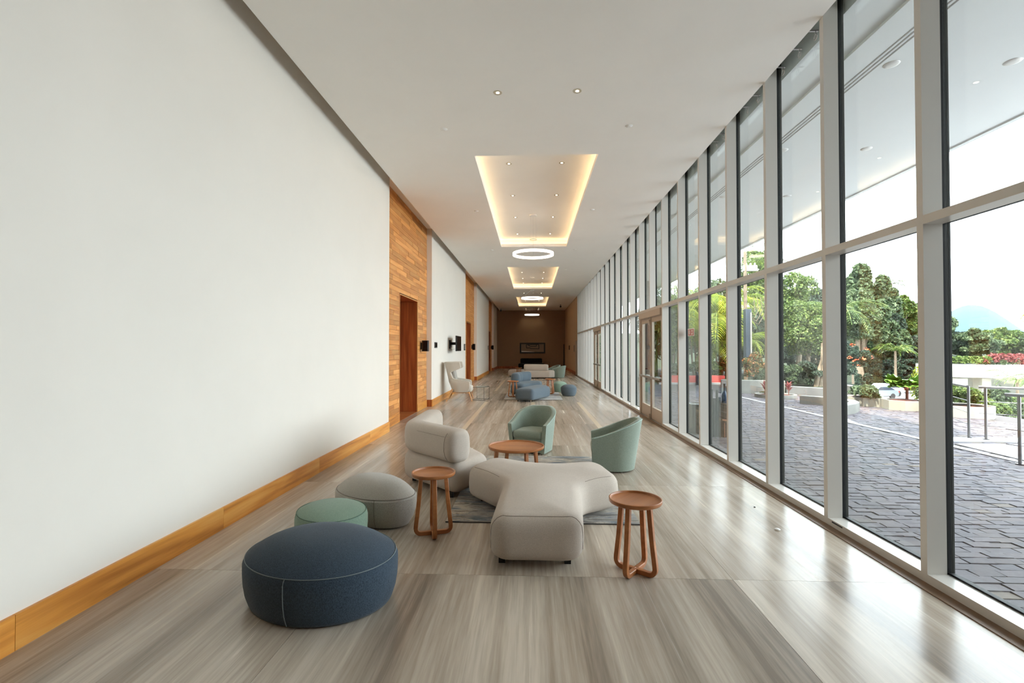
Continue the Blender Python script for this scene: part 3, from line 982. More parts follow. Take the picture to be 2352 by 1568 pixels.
# sofa module with bent backrest ----------------------------------------
sf = thing('corner_sofa', 'beige sofa module with bent backrest, behind the left wooden stool', 'sofa', (-1.2, 6.0, 0))
def L(p): return (p[0] + 1.2, p[1] - 6.0)
so_ = [(-1.53, 5.70), (-.79, 5.01), (-.50, 5.57), (-.86, 6.25), (-.88, 6.98), (-1.56, 6.98)]
weld(cushion(round_poly([L(p) for p in so_], [.24, .14, .14, .5, .2, .22], 10), 0.055, 0.39, 0.11, 0.08, 0.02, 170).build('seat', 'beige', sf))
bp = round_poly([L(p) for p in ((-1.40, 6.86), (-1.40, 5.74), (-.735, 5.09), (0.3, 6.86))], [.0001, .30, .0001, .0001], 14)
k0 = min(range(len(bp)), key=lambda i: (bp[i][0] - L((-1.40, 6.86))[0]) ** 2 + (bp[i][1] - L((-1.40, 6.86))[1]) ** 2)
k1 = min(range(len(bp)), key=lambda i: (bp[i][0] - L((-.735, 5.09))[0]) ** 2 + (bp[i][1] - L((-.735, 5.09))[1]) ** 2)
weld(sweep(bp[k0:k1 + 1], 0.29, 0.378, 0.735, 3.2, 0.085, 32).build('backrest', 'beige', sf))
# seams: along the outside near the top, and the lens shaped end panel
ax = Vector((.707, -.707)); nx = Vector((-.707, -.707))
def bk(s_, off, z):
    p = Vector(L((-1.13, 5.475))) + ax * s_ + nx * off
    return (p.x, p.y, z)
def half(z): return .145 * max(0.0, 1 - abs((z - .5565) / .1785) ** 3.2) ** (1 / 3.2)
MB().tube([bk(s_, half(.66) + .001, .66) for s_ in np.linspace(-.12, .43, 18)], 0.0022, 5).build('seam', 'seam', sf, smooth=True)
MB().tube([bk(.43 + .03 * ((z - .55) / .15) ** 2, half(z) + .0005, z) for z in np.linspace(.41, .70, 16)], 0.0024, 5).build('seam', 'seam', sf, smooth=True)
for x, y in ((-.86, 5.16), (-.66, 5.5), (-1.44, 6.85), (-1.0, 6.85), (-1.42, 5.8)):
    zb = RUG_T if x > -0.79 else 0.0
    x, y = L((x, y)); B(x - .022, x + .022, y - .022, y + .022, zb, 0.08).build('foot', 'black', sf)

# tray-top stools -----------------------------------------------------
def tray_profile(r, z, rim=0.03, th=0.016):
    return [(0.0005, z), (r - 0.022, z), (r - 0.006, z + 0.004), (r, z + 0.012), (r, z + rim), (r - 0.003, z + rim + 0.003), (r - 0.009, z + rim + 0.003), (r - 0.012, z + rim), (r - 0.014, z + th + 0.004), (r - 0.02, z + th), (0.0005, z + th)]
def stool(label, x, y, z=0.0, rot=0.0, H=0.535, r=0.187):
    t = thing('side_stool', label, 'stool', (x, y, z), rot, 'tray top wooden stools')
    MB().lathe(tray_profile(r, H - 0.038), n=56).build('tray_top', 'stool', t, smooth=True)
    for k in range(4):
        a = PI / 2 * k; c, s = math.cos(a), math.sin(a)
        rt, rb, w = 0.105, 0.15, 0.034
        zz = H - 0.036
        path = [(rt, zz), (rt + (rb - rt) * .5, zz * .5), (rb - 0.002, 0.085)]
        for q in range(6):
            b = PI / 2 * q / 5
            path.append((rb - 0.045 + 0.045 * math.cos(b), 0.062 - 0.045 * math.sin(b)))
        path += [(0.06, 0.017), (0.0 if k % 2 else 0.0176, 0.017)]
        lg = MB().bar([(p[0] * c, p[0] * s, p[1]) for p in path], (-s, c, 0), w, 0.034).build('leg', 'stool', t, bevel=0.004)
    return t
s1 = stool('wooden tray top stool at right, beside the leg of the beige three armed bench', 0.745, 3.485, 0, R(52))
s2 = stool('wooden tray top stool at left, in front of the curved beige sofa', -0.845, 4.125, 0, R(17), 0.545)

# round coffee table ---------------------------------------------------
ct = thing('coffee_table', 'low round wooden coffee table with raised rim behind the beige bench', 'table', (-0.19, 6.07, 0))
MB().lathe(tray_profile(0.352, 0.345, 0.034), n=72).build('tray_top', 'stool', ct, smooth=True)
for k in range(4):
    a = R(28 + 90 * k); c, s = math.cos(a), math.sin(a)
    MB().bar([(0.27 * c, 0.27 * s, 0.35), (0.30 * c, 0.30 * s, RUG_T)], (-s, c, 0), [0.046, 0.034], 0.042).build('leg', 'stool', ct, bevel=0.005)

# tub chairs -----------------------------------------------------------
def tub_mesh():
    n = 61; m = 12
    P = []
    a, d = 0.325, 0.34
    raw = [(a, -0.31), (a, -0.2), (a, -0.1)] + [(a * math.cos(R(x)), 0.0 + d * math.sin(R(x))) for x in np.linspace(0, 180, 41)] + [(-a, -0.1), (-a, -0.2), (-a, -0.31)]
    raw = np.array(raw); dd = np.r_[0, np.cumsum(np.linalg.norm(np.diff(raw, axis=0), axis=1))]
    s = np.linspace(0, dd[-1], n)
    U = np.stack([np.interp(s, dd, raw[:, 0]), np.interp(s, dd, raw[:, 1])], 1)
    T = np.gradient(U, axis=0); T /= np.linalg.norm(T, axis=1, keepdims=True)
    N = np.stack([T[:, 1], -T[:, 0]], 1)   # outward
    u = np.abs(np.linspace(-1, 1, n))
    q = np.clip((1 - u) / 0.8, 0, 1); q = 0.55 * q + 0.45 * q * q * (3 - 2 * q)
    top = 0.435 + 0.225 * q
    th = 0.062
    def ring(off, f, side):
        z = 0.018 + (top - 0.018) * f
        h_ = z / 0.66
        kx = 0.86 + 0.19 * h_
        ky = np.where(U[:, 1] > 0, 0.74 + 0.31 * h_, 1.0)
        r = []
        for i in range(n):
            p = U[i] * np.array([kx[i], ky[i]]) + N[i] * off
            if U[i][1] < -0.29: p[1] = U[i][1] * (0.96 + 0.04 * f)
            r.append((p[0], p[1], z[i]))
        return r
    rows = [ring(0, f, 1) for f in np.linspace(0, 1, m)]
    t2 = ring(-0.006, 1.0, 1); rows.append([(x, y, z + 0.007) for x, y, z in t2])
    t3 = ring(-th + 0.006, 1.0, 1); rows.append([(x, y, z + 0.007) for x, y, z in t3])
    rows += [ring(-th, f, 1) for f in np.linspace(1, 0, m)]
    mb = MB().grid(rows)
    nr = len(rows)
    mb.f.append(tuple(i * n for i in range(nr))); mb.f.append(tuple(i * n + n - 1 for i in range(nr))[::-1])
    mb.f += [((nr - 1) * n + i, (nr - 1) * n + i + 1, i + 1, i) for i in range(n - 1)]
    edge = rows[m - 1]
    return mb, edge
def tub(label, x, y, face, z=0.0):
    t = thing('tub_chair', label, 'chair', (x, y, z), face + PI / 2, 'sage tub chairs')
    mb, edge = tub_mesh()
    weld(mb.build('shell', 'tub', t))
    MB().tube([(p[0], p[1], p[2] + 0.004) for p in edge[1:-1]], 0.0045, 6).build('piping', 'welt', t, smooth=True)
    so = round_poly([(-.235, -.315), (.235, -.315), (.25, .02), (.15, .2), (-.15, .2), (-.25, .02)], [.05, .05, .15, .12, .12, .15], 8)
    weld(cushion(so, 0.23, 0.345, 0.05, 0.03, 0.02, 110).build('seat', 'tub', t))
    B(-.225, .225, -.285, .10, 0.018, 0.24).build('apron', 'tub', t, bevel=0.008)
    for fx, fy in ((-.2, -.22), (.2, -.22), (-.13, .16), (.13, .16)):
        B(fx - .02, fx + .02, fy - .02, fy + .02, 0, 0.02).build('foot', 'black', t)
    return t
tub('sage green tub chair facing the camera behind the round coffee table', 0.05, 7.60, R(-113))
tub('sage green tub chair at right, seen from its side behind the beige bench', 1.12, 6.50, R(174))

# poufs ----------------------------------------------------------------
def pouf(label, x, y, a, b, th, seam, H, tap, mat, seammat='seam', egg=0.0, vseam=None, tagpos=None):
    t = thing('pouf', label, 'pouf', (x, y, 0), th, 'upholstered oval poufs')
    n = 84; rows = []
    def ring(k, z, sc=1.0):
        return [((a - k) * sc * math.cos(w) * (1 + egg * math.sin(w)), (b - k) * sc * math.sin(w) * (1 + 0.5 * egg * math.cos(w)), z) for w in np.linspace(0, 2 * PI, n, endpoint=False)]
    for z, k in ((0.006, tap + 0.03), (0.012, tap + 0.008), (0.03, tap), (0.08, tap * 0.45), (0.14, tap * 0.12), (0.2, 0.0), (0.26, 0.0), (seam - 0.012, 0.008), (seam, 0.016)):
        rows.append(ring(k, z))
    for q in (.975, .94, .88, .8, .7, .58, .44, .28, .12):
        rows.append(ring(0.016, seam + (H - seam) * (1 - q ** 3.0), q))
    mb = MB().grid(rows, True)
    mb.f.append(tuple(range(n))[::-1])
    c = len(mb.v); mb.v.append((0, 0, H)); m = len(rows)
    mb.f += [((m - 1) * n + i, (m - 1) * n + (i + 1) % n, c) for i in range(n)]
    o = mb.build('upholstery', mat, t, smooth=True, angle=75)
    MB().tube([(p[0] * 1.001, p[1] * 1.001, seam + 0.002) for p in ring(0.0135, 0)], 0.0028, 5, True).build('seam', seammat, t, smooth=True)
    if vseam is not None:
        i = int((vseam - th) / (2 * PI) * n) % n
        MB().tube([(r[i][0] * 1.003, r[i][1] * 1.003, r[i][2]) for r in rows[1:9]], 0.0032, 5).build('seam', seammat, t, smooth=True)
    return t
p1 = pouf('large oval dark blue pouf in the foreground, nearest the camera', -1.359, 3.083, .504, .413, -.291, .29, .413, .03, 'blue', 'blueseam', 0, R(262))
MB().box(0.395, 0.399, 0.13, 0.16, 0.10, 0.145).build('care_label', 'signwhite', p1)
pouf('small sage green pouf between the dark blue pouf and the beige pouf', -1.601, 3.805, .318, .271, -.854, .306, .358, .05, 'green', 'greenseam', 0, None)
pouf('oval beige pouf beside the left wooden stool', -1.467, 4.476, .452, .291, 1.033 - PI / 2, .273, .409, .06, 'beige2', 'beigeseam', 0, R(275))

# ================================================================== SECOND GROUP (blue)
bs = thing('blue_sofa', 'slate blue sofa module with rolled backrest on the pale rug', 'sofa', (-0.2, 17.1, 0))
o2 = round_poly([(-.52, -.62), (-.1, -.75), (.55, .25), (.62, .95), (.1, 1.1), (-.45, .4)], [.16, .2, .3, .2, .22, .3], 8)
weld(cushion(o2, 0.05, 0.40, 0.10, 0.06, 0.02, 120).build('seat', 'blue2', bs))
weld(sweep([(-.33, -.52), (-.36, -.3), (-.34, 0), (-.24, .35), (-.05, .7), (.12, .95)], 0.30, 0.38, 0.75, 2.8, 0.10, 24).build('backrest', 'blue2', bs))
for x, y in ((-.4, -.45), (-.1, -.6), (.45, .8), (.1, .95)):
    B(x - .022, x + .022, y - .022, y + .022, RUG_T if y < .35 else RUG_T, 0.07).build('foot', 'black', bs)
bo = thing('bench_ottoman', 'slate blue long ottoman angled in front of the blue sofa', 'ottoman', (0.05, 15.2, 0))
o3 = round_poly([(-.56, -.75), (.0, -.93), (.56, .35), (.5, .8), (.05, .85), (-.2, .35)], [.12, .12, .3, .2, .2, .3], 8)
weld(cushion(o3, 0.05, 0.395, 0.11, 0.07, 0.025, 120).build('upholstery', 'blue2', bo))
for x, y in ((-.06, -.84), (-.45, -.66), (.38, .6), (.0, .6)):
    B(x - .02, x + .02, y - .02, y + .02, 0 if y < -.3 else RUG_T, 0.08).build('foot', 'chrome' if x == -.06 else 'black', bo)
stool('wooden tray top stool left of the blue ottoman', -0.60, 15.75, RUG_T, R(8))
stool('wooden tray top stool right of the blue ottoman, before the small green pouf', 0.66, 16.85, RUG_T, R(30))
pouf('small round slate blue pouf right of the pale rug', 1.27, 16.35, .27, .27, 0, .30, .39, .05, 'blue2', 'blueseam')
pouf('small round sage pouf behind the slate blue pouf by the pale rug', 1.06, 17.85, .27, .27, 0, .30, .39, .05, 'green', 'greenseam')

# ================================================================== THIRD GROUP
s3 = thing('beige_sofa', 'straight beige sofa seen from behind in the middle distance', 'sofa', (0.35, 26.0, 0))
weld(cushion(round_poly([(-.75, -.32), (.60, -.45), (.9, -.25), (.92, .42), (-.7, .6)], [.12, .1, .12, .15, .2], 8), 0.05, 0.42, 0.09, 0.06, 0.02, 100).build('seat', 'beige', s3))
weld(sweep([(-.74, -.1), (-.4, -.16), (0.1, -.22), (.56, -.28)], 0.24, 0.40, 0.76, 2.8, 0.1, 24).build('backrest', 'beige', s3))
for x, y in ((-.6, -.2), (.6, -.3), (.8, .3), (-.6, .45)):
    B(x - .022, x + .022, y - .022, y + .022, 0, 0.07).build('foot', 'black', s3)
b3 = thing('bench_ottoman', 'low beige bench left of the distant beige sofa, under a wooden stool', 'ottoman', (-0.82, 27.5, 0))
weld(cushion(round_poly([(-.5, -.35), (.45, -.3), (.5, .35), (-.45, .4)], .18, 8), 0.05, 0.40, 0.10, 0.06, 0.02, 90).build('upholstery', 'beige', b3))
for x, y in ((-.38, -.22), (.36, -.2), (.36, .25), (-.36, .28)):
    B(x - .022, x + .022, y - .022, y + .022, 0, 0.07).build('foot', 'black', b3)
stool('wooden tray top stool in front of the distant beige bench', -0.70, 26.95, 0, R(20))
tub('sage green tub chair at the right end of the distant beige sofa', 1.55, 26.4, R(150))
tub('sage green tub chair half hidden behind the other distant tub chair', 1.32, 27.5, R(205))

# ================================================================== FOURTH GROUP at the end wall
ds = thing('dark_sofa', 'black sofa standing against the brown end wall under the framed picture', 'sofa', (0, 37.45, 0))
weld(cushion(round_poly([(-1.0, -.5), (1.0, -.5), (1.0, .5), (-1.0, .5)], .15, 6), 0.06, 0.45, 0.08, 0.05, 0.02, 90).build('seat', 'darkfab', ds))
weld(sweep([(-.85, .32), (0, .35), (.85, .32)], 0.26, 0.43, 0.84, 3.2, 0.12, 20).build('backrest', 'darkfab', ds))
for x, y in ((-.8, -.35), (.8, -.35), (.8, .35), (-.8, .35)):
    B(x - .022, x + .022, y - .022, y + .022, 0, 0.08).build('foot', 'black', ds)
def wire_table(label, x, y, w, d, h, rot=0.0, r=0.005):
    t = thing('wire_table', label, 'table', (x, y, 0), rot)
    for sx in (-1, 1):
        X = sx * w / 2
        P = [(X, -d / 2, h), (X, -d / 2, r), (X, d / 2, r), (X, d / 2, h)]
        MB().tube(P, r, 6).build('leg_loop', 'blackmetal', t)
    for sy in (-1, 1):
        MB().tube([(-w / 2, sy * d / 2, h), (w / 2, sy * d / 2, h)], r, 6).build('top_rail', 'blackmetal', t)
        MB().tube([(-w / 2, sy * d / 2, r), (w / 2, sy * d / 2, r)], r * .8, 6).build('foot_rail', 'blackmetal', t)
    MB().tube([(-w / 2, -d / 2, h), (-w / 2, d / 2, h)], r, 6).tube([(w / 2, -d / 2, h), (w / 2, d / 2, h)], r, 6).build('top_rail', 'blackmetal', t)
    B(-w / 2 - 0.004, w / 2 + 0.004, -d / 2 - 0.004, d / 2 + 0.004, h + r, h + r + 0.008).build('glass_top', 'tableglass', t)
    return t
wire_table('small black wire table right of the black sofa at the end wall', 1.22, 37.4, 0.42, 0.5, 0.55)
wire_table('black wire side table with glass top beside the beige wing chair', -1.60, 15.02, 0.42, 0.5, 0.40, R(-14))

# wing chair -----------------------------------------------------------
def wing_chair(label, x, y, face):
    t = thing('wing_chair', label, 'chair', (x, y, 0), face + PI / 2)
    nz, nt = 34, 41
    zs = np.linspace(0.26, 1.16, nz)
    rows = []
    for z in zs:
        # how far forward the shell wraps at this height (fraction of the way to the front)
        if z < 0.60: f = 1.0
        elif z < 0.66: f = 1.0 - (z - 0.60) / 0.06 * 0.62
        elif z < 0.86: f = 0.38 - 0.06 * (z - 0.66) / 0.2
        elif z < 0.98: f = 0.32 + 0.5 * ((z - 0.86) / 0.12)
        else: f = 0.82 + 0.02 * (z - 0.98)
        if z < 0.60: f = 1.0 - 0.10 * max(0, (0.40 - z) / 0.14)
        k = 0.80 + 0.20 * min(1, (z - 0.26) / 0.3)
        back = 0.25 + 0.20 * (z - 0.26) ** 1.15       # leans back as it rises
        row = []
        for s in np.linspace(-1, 1, nt):
            q = abs(s) * f
            # plan: back centre -> rounded corner -> arm front
            if q < 0.5:
                w = q / 0.5 * PI / 2
                px = 0.34 * math.sin(w); py = back - 0.24 * (1 - math.cos(w))
            else:
                px = 0.34 + 0.015 * (q - 0.5); py = back - 0.24 - (q - 0.5) / 0.5 * (0.34 if z < 0.62 else 0.30)
            row.append((math.copysign(px * k, s), py * k, z))
        rows.append(row)
    o = MB().grid(rows).build('shell', 'cream', t, smooth=True, angle=80)
    md = o.modifiers.new('thickness', 'SOLIDIFY'); md.thickness = 0.05; md.offset = 0
    md = o.modifiers.new('soft', 'SUBSURF'); md.levels = 1; md.render_levels = 1
    weld(cushion(round_poly([(-.27, -.33), (.27, -.33), (.25, .2), (-.25, .2)], .08, 6), 0.27, 0.45, 0.06, 0.05, 0.025, 80).build('seat', 'cream', t))
    o = weld(cushion(round_poly([(-.24, -.31), (.24, -.31), (.22, .31), (-.22, .31)], .08, 6), 0.0, 0.10, 0.045, 0.03, 0.02, 80).build('back_cushion', 'beige2', t))
    o.location = (0, 0.22, 0.70); o.rotation_euler = (R(80), 0, 0)
    for sx in (-1, 1):
        MB().tube([(sx * .22, -.24, .29), (sx * .28, -.33, 0)], [0.022, 0.013], 8).build('leg', 'oak', t, smooth=True)
        MB().tube([(sx * .24, .20, .36), (sx * .31, .36, 0)], [0.024, 0.013], 8).build('leg', 'oak', t, smooth=True)
        MB().bar([(sx * .245, .24, .26), (sx * .235, -.25, .25)], (0, 0, 1), 0.03, 0.03).build('side_rail', 'oak', t)
    MB().bar([(-.23, -.2, .25), (.23, -.2, .25)], (0, 0, 1), 0.03, 0.03).build('cross_rail', 'oak', t)
    MB().bar([(-.24, .2, .26), (.24, .2, .26)], (0, 0, 1), 0.03, 0.03).build('cross_rail', 'oak', t)
    return t
wc = wing_chair('beige wing chair with splayed oak legs against the left wall', -2.18, 14.78, R(3))
wc.scale = (1.12, 1.12, 1.03)

# ================================================================== WALL FITTINGS
def wall_box(label, y, xw, w, h, zc, d=0.16):
    t = thing('wall_speaker', label, 'speaker', (xw, y, zc), 0, 'black wall boxes beside the doors')
    B(0, 0.05, -0.05, 0.05, -h * .3, h * .3).build('bracket', 'black', t)
    B(0.045, 0.045 + w, -d / 2, d / 2, -h / 2, h / 2).build('cabinet', 'black', t, bevel=0.008)
    B(0.055, 0.035 + w, -d / 2 - 0.004, -d / 2 + 0.002, -h / 2 + 0.012, h / 2 - 0.012).build('grille', 'screen', t)
    return t
wall_box('black box speaker on the first timber recess, beside its doorway', 12.42, WOODX + 0.004, 0.155, 0.285, 1.67)
wall_box('black box speaker on the second timber recess, beyond the television', 23.1, WOODX + 0.004, 0.13, 0.30, 1.68)
wall_box('black box speaker on the third timber recess, farthest from the camera', 34.2, WOODX + 0.004, 0.15, 0.30, 1.68)
def wall_plate(name, label, cat, y, z, w, h, x=XL, matA='black', matB='screen', d=0.025):
    t = thing(name, label, cat, (x, y, z))
    sg = 1 if x < 0 else -1
    xs = sorted((0, sg * d)); B(xs[0], xs[1], -w / 2, w / 2, -h / 2, h / 2).build('frame', matA, t, bevel=0.004)
    xs = sorted((sg * d * .9, sg * (d + 0.002))); B(xs[0], xs[1], -w / 2 + .03, w / 2 - .03, -h / 2 + .03, h / 2 - .03).build('face', matB, t)
    return t
wall_plate('wall_panel', 'small black control panel on white wall between first recess and television', 'panel', 13.66, 1.70, 0.30, 0.165)
wall_plate('picture_frame', 'small dark framed notice on white wall just before the second recess', 'frame', 19.62, 1.66, 0.34, 0.26, XL, 'black', 'greyplate')
wall_plate('picture_frame', 'small dark framed notice on white wall just before the third recess', 'frame', 30.5, 1.66, 0.4, 0.26, XL, 'black', 'greyplate')
wall_plate('wall_panel', 'dark square plate on the brown right wall near the end', 'panel', 34.0, 1.67, 0.6, 0.32, 2.70, 'black', 'screen')
wall_plate('wall_panel', 'narrow dark plate on the brown right wall beside the doorway', 'panel', 30.2, 1.61, 0.3, 0.42, 2.70, 'greyplate', 'bronze')
tv = thing('television', 'black flat television on a swing arm over the wing chair', 'television', (XL, 16.1, 1.77))
B(0.27, 0.31, -.50, .50, -.255, .255).build('screen_case', 'black', tv, bevel=0.006)
B(0.309, 0.313, -.485, .485, -.24, .24).build('screen', 'screen', tv)
B(0, 0.03, -.16, .16, -.17, .12).build('wall_bracket', 'black', tv)
MB().bar([(0.02, -.1, 0), (0.15, .08, 0), (0.27, 0, 0)], (0, 0, 1), 0.05, 0.09).build('swing_arm', 'black', tv)
B(0.24, 0.27, -.12, .12, -.12, .12).build('mount_plate', 'black', tv)
MB().tube([(0.03, -.05, -.12), (0.1, -.02, -.2), (0.2, .0, -.17), (0.25, .02, -.1)], 0.008, 6).build('cable', 'white', tv, smooth=True)

pf = thing('framed_picture', 'wide black framed abstract picture on the brown end wall above the black sofa', 'picture', (0.10, Y1, 1.645))
mb = MB(); W, H, fr = 1.02, 0.425, 0.11
mb.box(-W, W, -.05, 0, H - fr, H).box(-W, W, -.05, 0, -H, -H + fr).box(-W, -W + fr, -.05, 0, -H + fr, H - fr).box(W - fr, W, -.05, 0, -H + fr, H - fr)
mb.build('frame', 'black', pf)
B(-W + fr, W - fr, -.02, -.01, -H + fr, H - fr).build('picture_sheet', 'mat_card', pf)
mb = MB()
def st(x0, z0, x1, z1, w=0.028):
    a = Vector((x0, -.021, z0)); b = Vector((x1, -.021, z1)); d = (b - a).normalized(); n = Vector((-d.z, 0, d.x)) * w
    mb.add([a - n, b - n, b + n, a + n], [(0, 1, 2, 3)])
for s in ((-.5, .27, .5, .29), (.5, .29, .52, -.06), (.52, -.06, -.15, -.05), (-.15, -.05, -.2, .02), (-.2, .02, -.48, .0), (-.48, .0, -.5, .27), (-.35, .24, -.15, .13), (-.15, .13, .3, .14), (.3, .14, .33, .26)): st(*s)
mb.build('brush_strokes', 'black', pf)
mb = MB(); mb.add([(-.88, -.0205, -.31), (.2, -.0205, -.31), (-.1, -.0205, -.28), (-.88, -.0205, -.235)], [(0, 1, 2, 3)]); mb.build('white_sweep', 'white', pf)

pole = thing('black_post', 'tall slim black post standing in the far right corner', 'post', (2.60, 38.3, 0))
MB().lathe([(0.0005, 0), (0.07, 0), (0.07, 0.02), (0.03, 0.03), (0.03, 1.95), (0.0005, 1.96)], n=16).build('post', 'black', pole, smooth=True)
for x, y, w in ((-2.35, 37.0, 'left'), (2.05, 33.6, 'right')):
    t = thing('ceiling_camera', 'small black camera under the dark ceiling at the far %s' % w, 'camera', (x, y, HC), 0, 'black ceiling cameras')
    MB().lathe([(0.0005, -.02), (0.05, -.02), (0.05, 0)], n=14).build('mount', 'black', t, smooth=True)
    MB().tube([(0, 0, -.02), (0, 0, -.09), (0, -.02, -.11)], 0.015, 6).build('stem', 'black', t)
    B(-.05, .05, -.16, .06, -.18, -.09).build('housing', 'black', t, bevel=0.01)
    MB().lathe([(0.0005, 0), (0.03, 0), (0.03, 0.02), (0.0005, 0.02)], n=12).build('lens', 'screen', t).location = (0, -.13, -.2)

# ================================================================== OUTSIDE
def azx(px, Y): return (px - 1220.0) / 1100.0 * Y
def pz(py, Y): return 1.6 + (800.0 - py) / 1100.0 * Y

paving = struct('paving', B(2.87, 11.4, -8, 24.5, -4.2, -0.03), 'sand')
rng = random.Random(11)
RH = 0.103
def jit(x0, x1, y0, y1, g, rg):
    j = lambda: rg.uniform(-0.0045, 0.0045)
    zt = rg.uniform(-0.009, 0.0)
    b = [(x0 + g, y0 + g), (x1 - g, y0 + g), (x1 - g, y1 - g), (x0 + g, y1 - g)]
    v = [(x + j() * .5, y + j() * .5, -0.03) for x, y in b] + [(x + (0.003 if i in (0, 3) else -0.003) + j(), y + (0.003 if i < 2 else -0.003) + j(), zt + rg.uniform(-0.003, 0.003)) for i, (x, y) in enumerate(b)]
    f = [(4, 5, 6, 7), (0, 1, 5, 4), (1, 2, 6, 5), (2, 3, 7, 6), (3, 0, 4, 7)]
    return v, f
near_n = 0
farmb = MB()
r = 0
y = -1.0
while y < 18.4:
    x = 2.90 - rng.uniform(0, 0.15)
    while x < 10.3:
        w = rng.uniform(0.14, 0.235)
        x0, x1 = max(x, 2.90), min(x + w, 10.35)
        if x1 - x0 > 0.06:
            yy0 = y
            cx, cy = (x0 + x1) / 2, y + RH / 2
            if 6.82 < x0 < 6.98 or 6.82 < x1 < 6.98 or (x0 < 6.83 and x1 > 6.97):
                if x0 < 6.83: x1 = 6.825
                else: x0 = 6.975
            if x1 - x0 > 0.05:
                v, f = jit(x0, x1, y, y + RH, 0.0022, rng)
                if near_n < 300 and 2.6 < cy < 5.5 and cx < cy * 1.06 + 0.15:
                    near_n += 1
                    v = [(p[0] - cx, p[1] - cy, p[2]) for p in v]
                    o = MB().add(v, f).build('paver', 'paver', paving); o.location = (cx, cy, 0)
                else:
                    farmb.add(v, f)
        x += w
    y += RH
o = farmb.build('paver_field', 'paver', paving); o['kind'] = 'stuff'
# white kerb line and its curved branch
B(6.83, 6.97, -1, 17.6, -0.03, 0.006).build('kerb_line', 'kerb', paving)
cv = [(6.92, 10.5), (7.02, 10.9), (7.16, 11.3), (7.34, 11.65), (7.6, 11.95)]
MB().bar([(a, b, 0.003) for a, b in cv], (0, 0, 1), 0.10, 0.012).build('kerb_line', 'kerb', paving)
MB().prism([(7.02, 6.9), (8.1, 7.6), (8.9, 8.35), (7.1, 8.35)], -0.02, 0.008).build('pale_slab', 'palepave', paving)  # sunlit patch of the courtyard, its brightness put into a pale colour
B(6.98, 10.3, 8.55, 8.95, -0.02, 0.008).build('pale_slab', 'palepave', paving)

# unseen mass added past the glazing, blocking sky light from the near side
struct('added_sky_block', MB().box(2.96, 12.0, -6.2, -1.2, -0.03, 5.06), 'wing')

# lower road and land
road = struct('lower_road', B(-80, 400, 10, 420, -4.3, -3.9), 'road')
MB().add([(azx(2035, 55), 54.6, -3.88), (azx(2095, 55), 54.6, -3.88), (azx(2095, 55.4), 55.2, -3.88), (azx(2035, 55.4), 55.2, -3.88)], [(0, 1, 2, 3)]).build('road_line', 'kerb', road)
bed = struct('planting_bed', MB().prism([(5.2, 23.0), (9.0, 23.0), (7.1, 17.9), (9.0, 17.35), (10.05, 16.0), (14.3, 22.5), (20.5, 34), (5.2, 34)], -4.2, 0.22), 'grass')
struct('planting_bed_lower', MB().prism([(11.4, 9.5), (19, 13.5), (20, 19.5), (13, 19.5), (11.4, 14)], -4.2, -0.85), 'grass')
bank = MB()
rows = []
for k in range(7):
    rows.append([])
    for a in np.linspace(5, 62, 30):
        rr = 72 + k * 9
        z = -4.0 + max(0, k - 1) * 1.9 * (1.0 if a < 40 else max(0.12, 1 - (a - 40) / 5))
        rows[-1].append((rr * math.sin(R(a)), rr * math.cos(R(a)), z))
struct('hillside', bank.grid(rows), 'grass', smooth=True)
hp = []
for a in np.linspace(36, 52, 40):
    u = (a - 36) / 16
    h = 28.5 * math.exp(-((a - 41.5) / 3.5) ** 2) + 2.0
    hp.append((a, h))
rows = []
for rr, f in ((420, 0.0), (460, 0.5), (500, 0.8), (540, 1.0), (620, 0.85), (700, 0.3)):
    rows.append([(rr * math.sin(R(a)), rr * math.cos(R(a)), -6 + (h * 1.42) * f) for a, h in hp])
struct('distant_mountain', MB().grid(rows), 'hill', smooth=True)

# low concrete walls
def wall_run(name, label, pts, h, th, mat, cat='wall', z0=-0.03, round_=True):
    t = thing(name, label, cat, (pts[0][0], pts[0][1], 0))
    P = [Vector((p[0], p[1])) for p in pts]; m = len(P)
    l, r_ = [], []
    for i in range(m):
        tg = (P[min(i + 1, m - 1)] - P[max(i - 1, 0)]).normalized(); n = Vector((-tg.y, tg.x)) * th / 2
        l.append(P[i] + n); r_.append(P[i] - n)
    MB().prism([tuple(p) for p in r_] + [tuple(p) for p in reversed(l)], z0, h).build('body', mat, t, world=True, bevel=0.012)
    return t
wall_run('garden_wall', 'pale low concrete wall under the bushes, at left of the courtyard', [(6.9, 17.75), (7.44, 17.6), (8.95, 17.35)], 0.47, 0.2, 'concrete')
wall_run('garden_wall', 'grey low concrete wall below the leaning tree trunks', [(8.98, 17.2), (9.55, 16.55), (10.05, 15.95)], 0.29, 0.2, 'greyconc')
wall_run('garden_wall', 'short upright pale concrete wall at the end of the curved kerb', [(10.06, 15.9), (9.95, 15.3), (9.82, 14.9)], 0.45, 0.18, 'concrete')
wall_run('kerb_wall', 'curved pale concrete kerb wall in front of the upright wall', [(7.5, 11.95), (7.95, 12.3), (8.35, 12.75), (8.52, 13.15), (8.5, 13.6), (8.3, 14.0), (7.9, 14.4)], 0.23, 0.22, 'concrete')

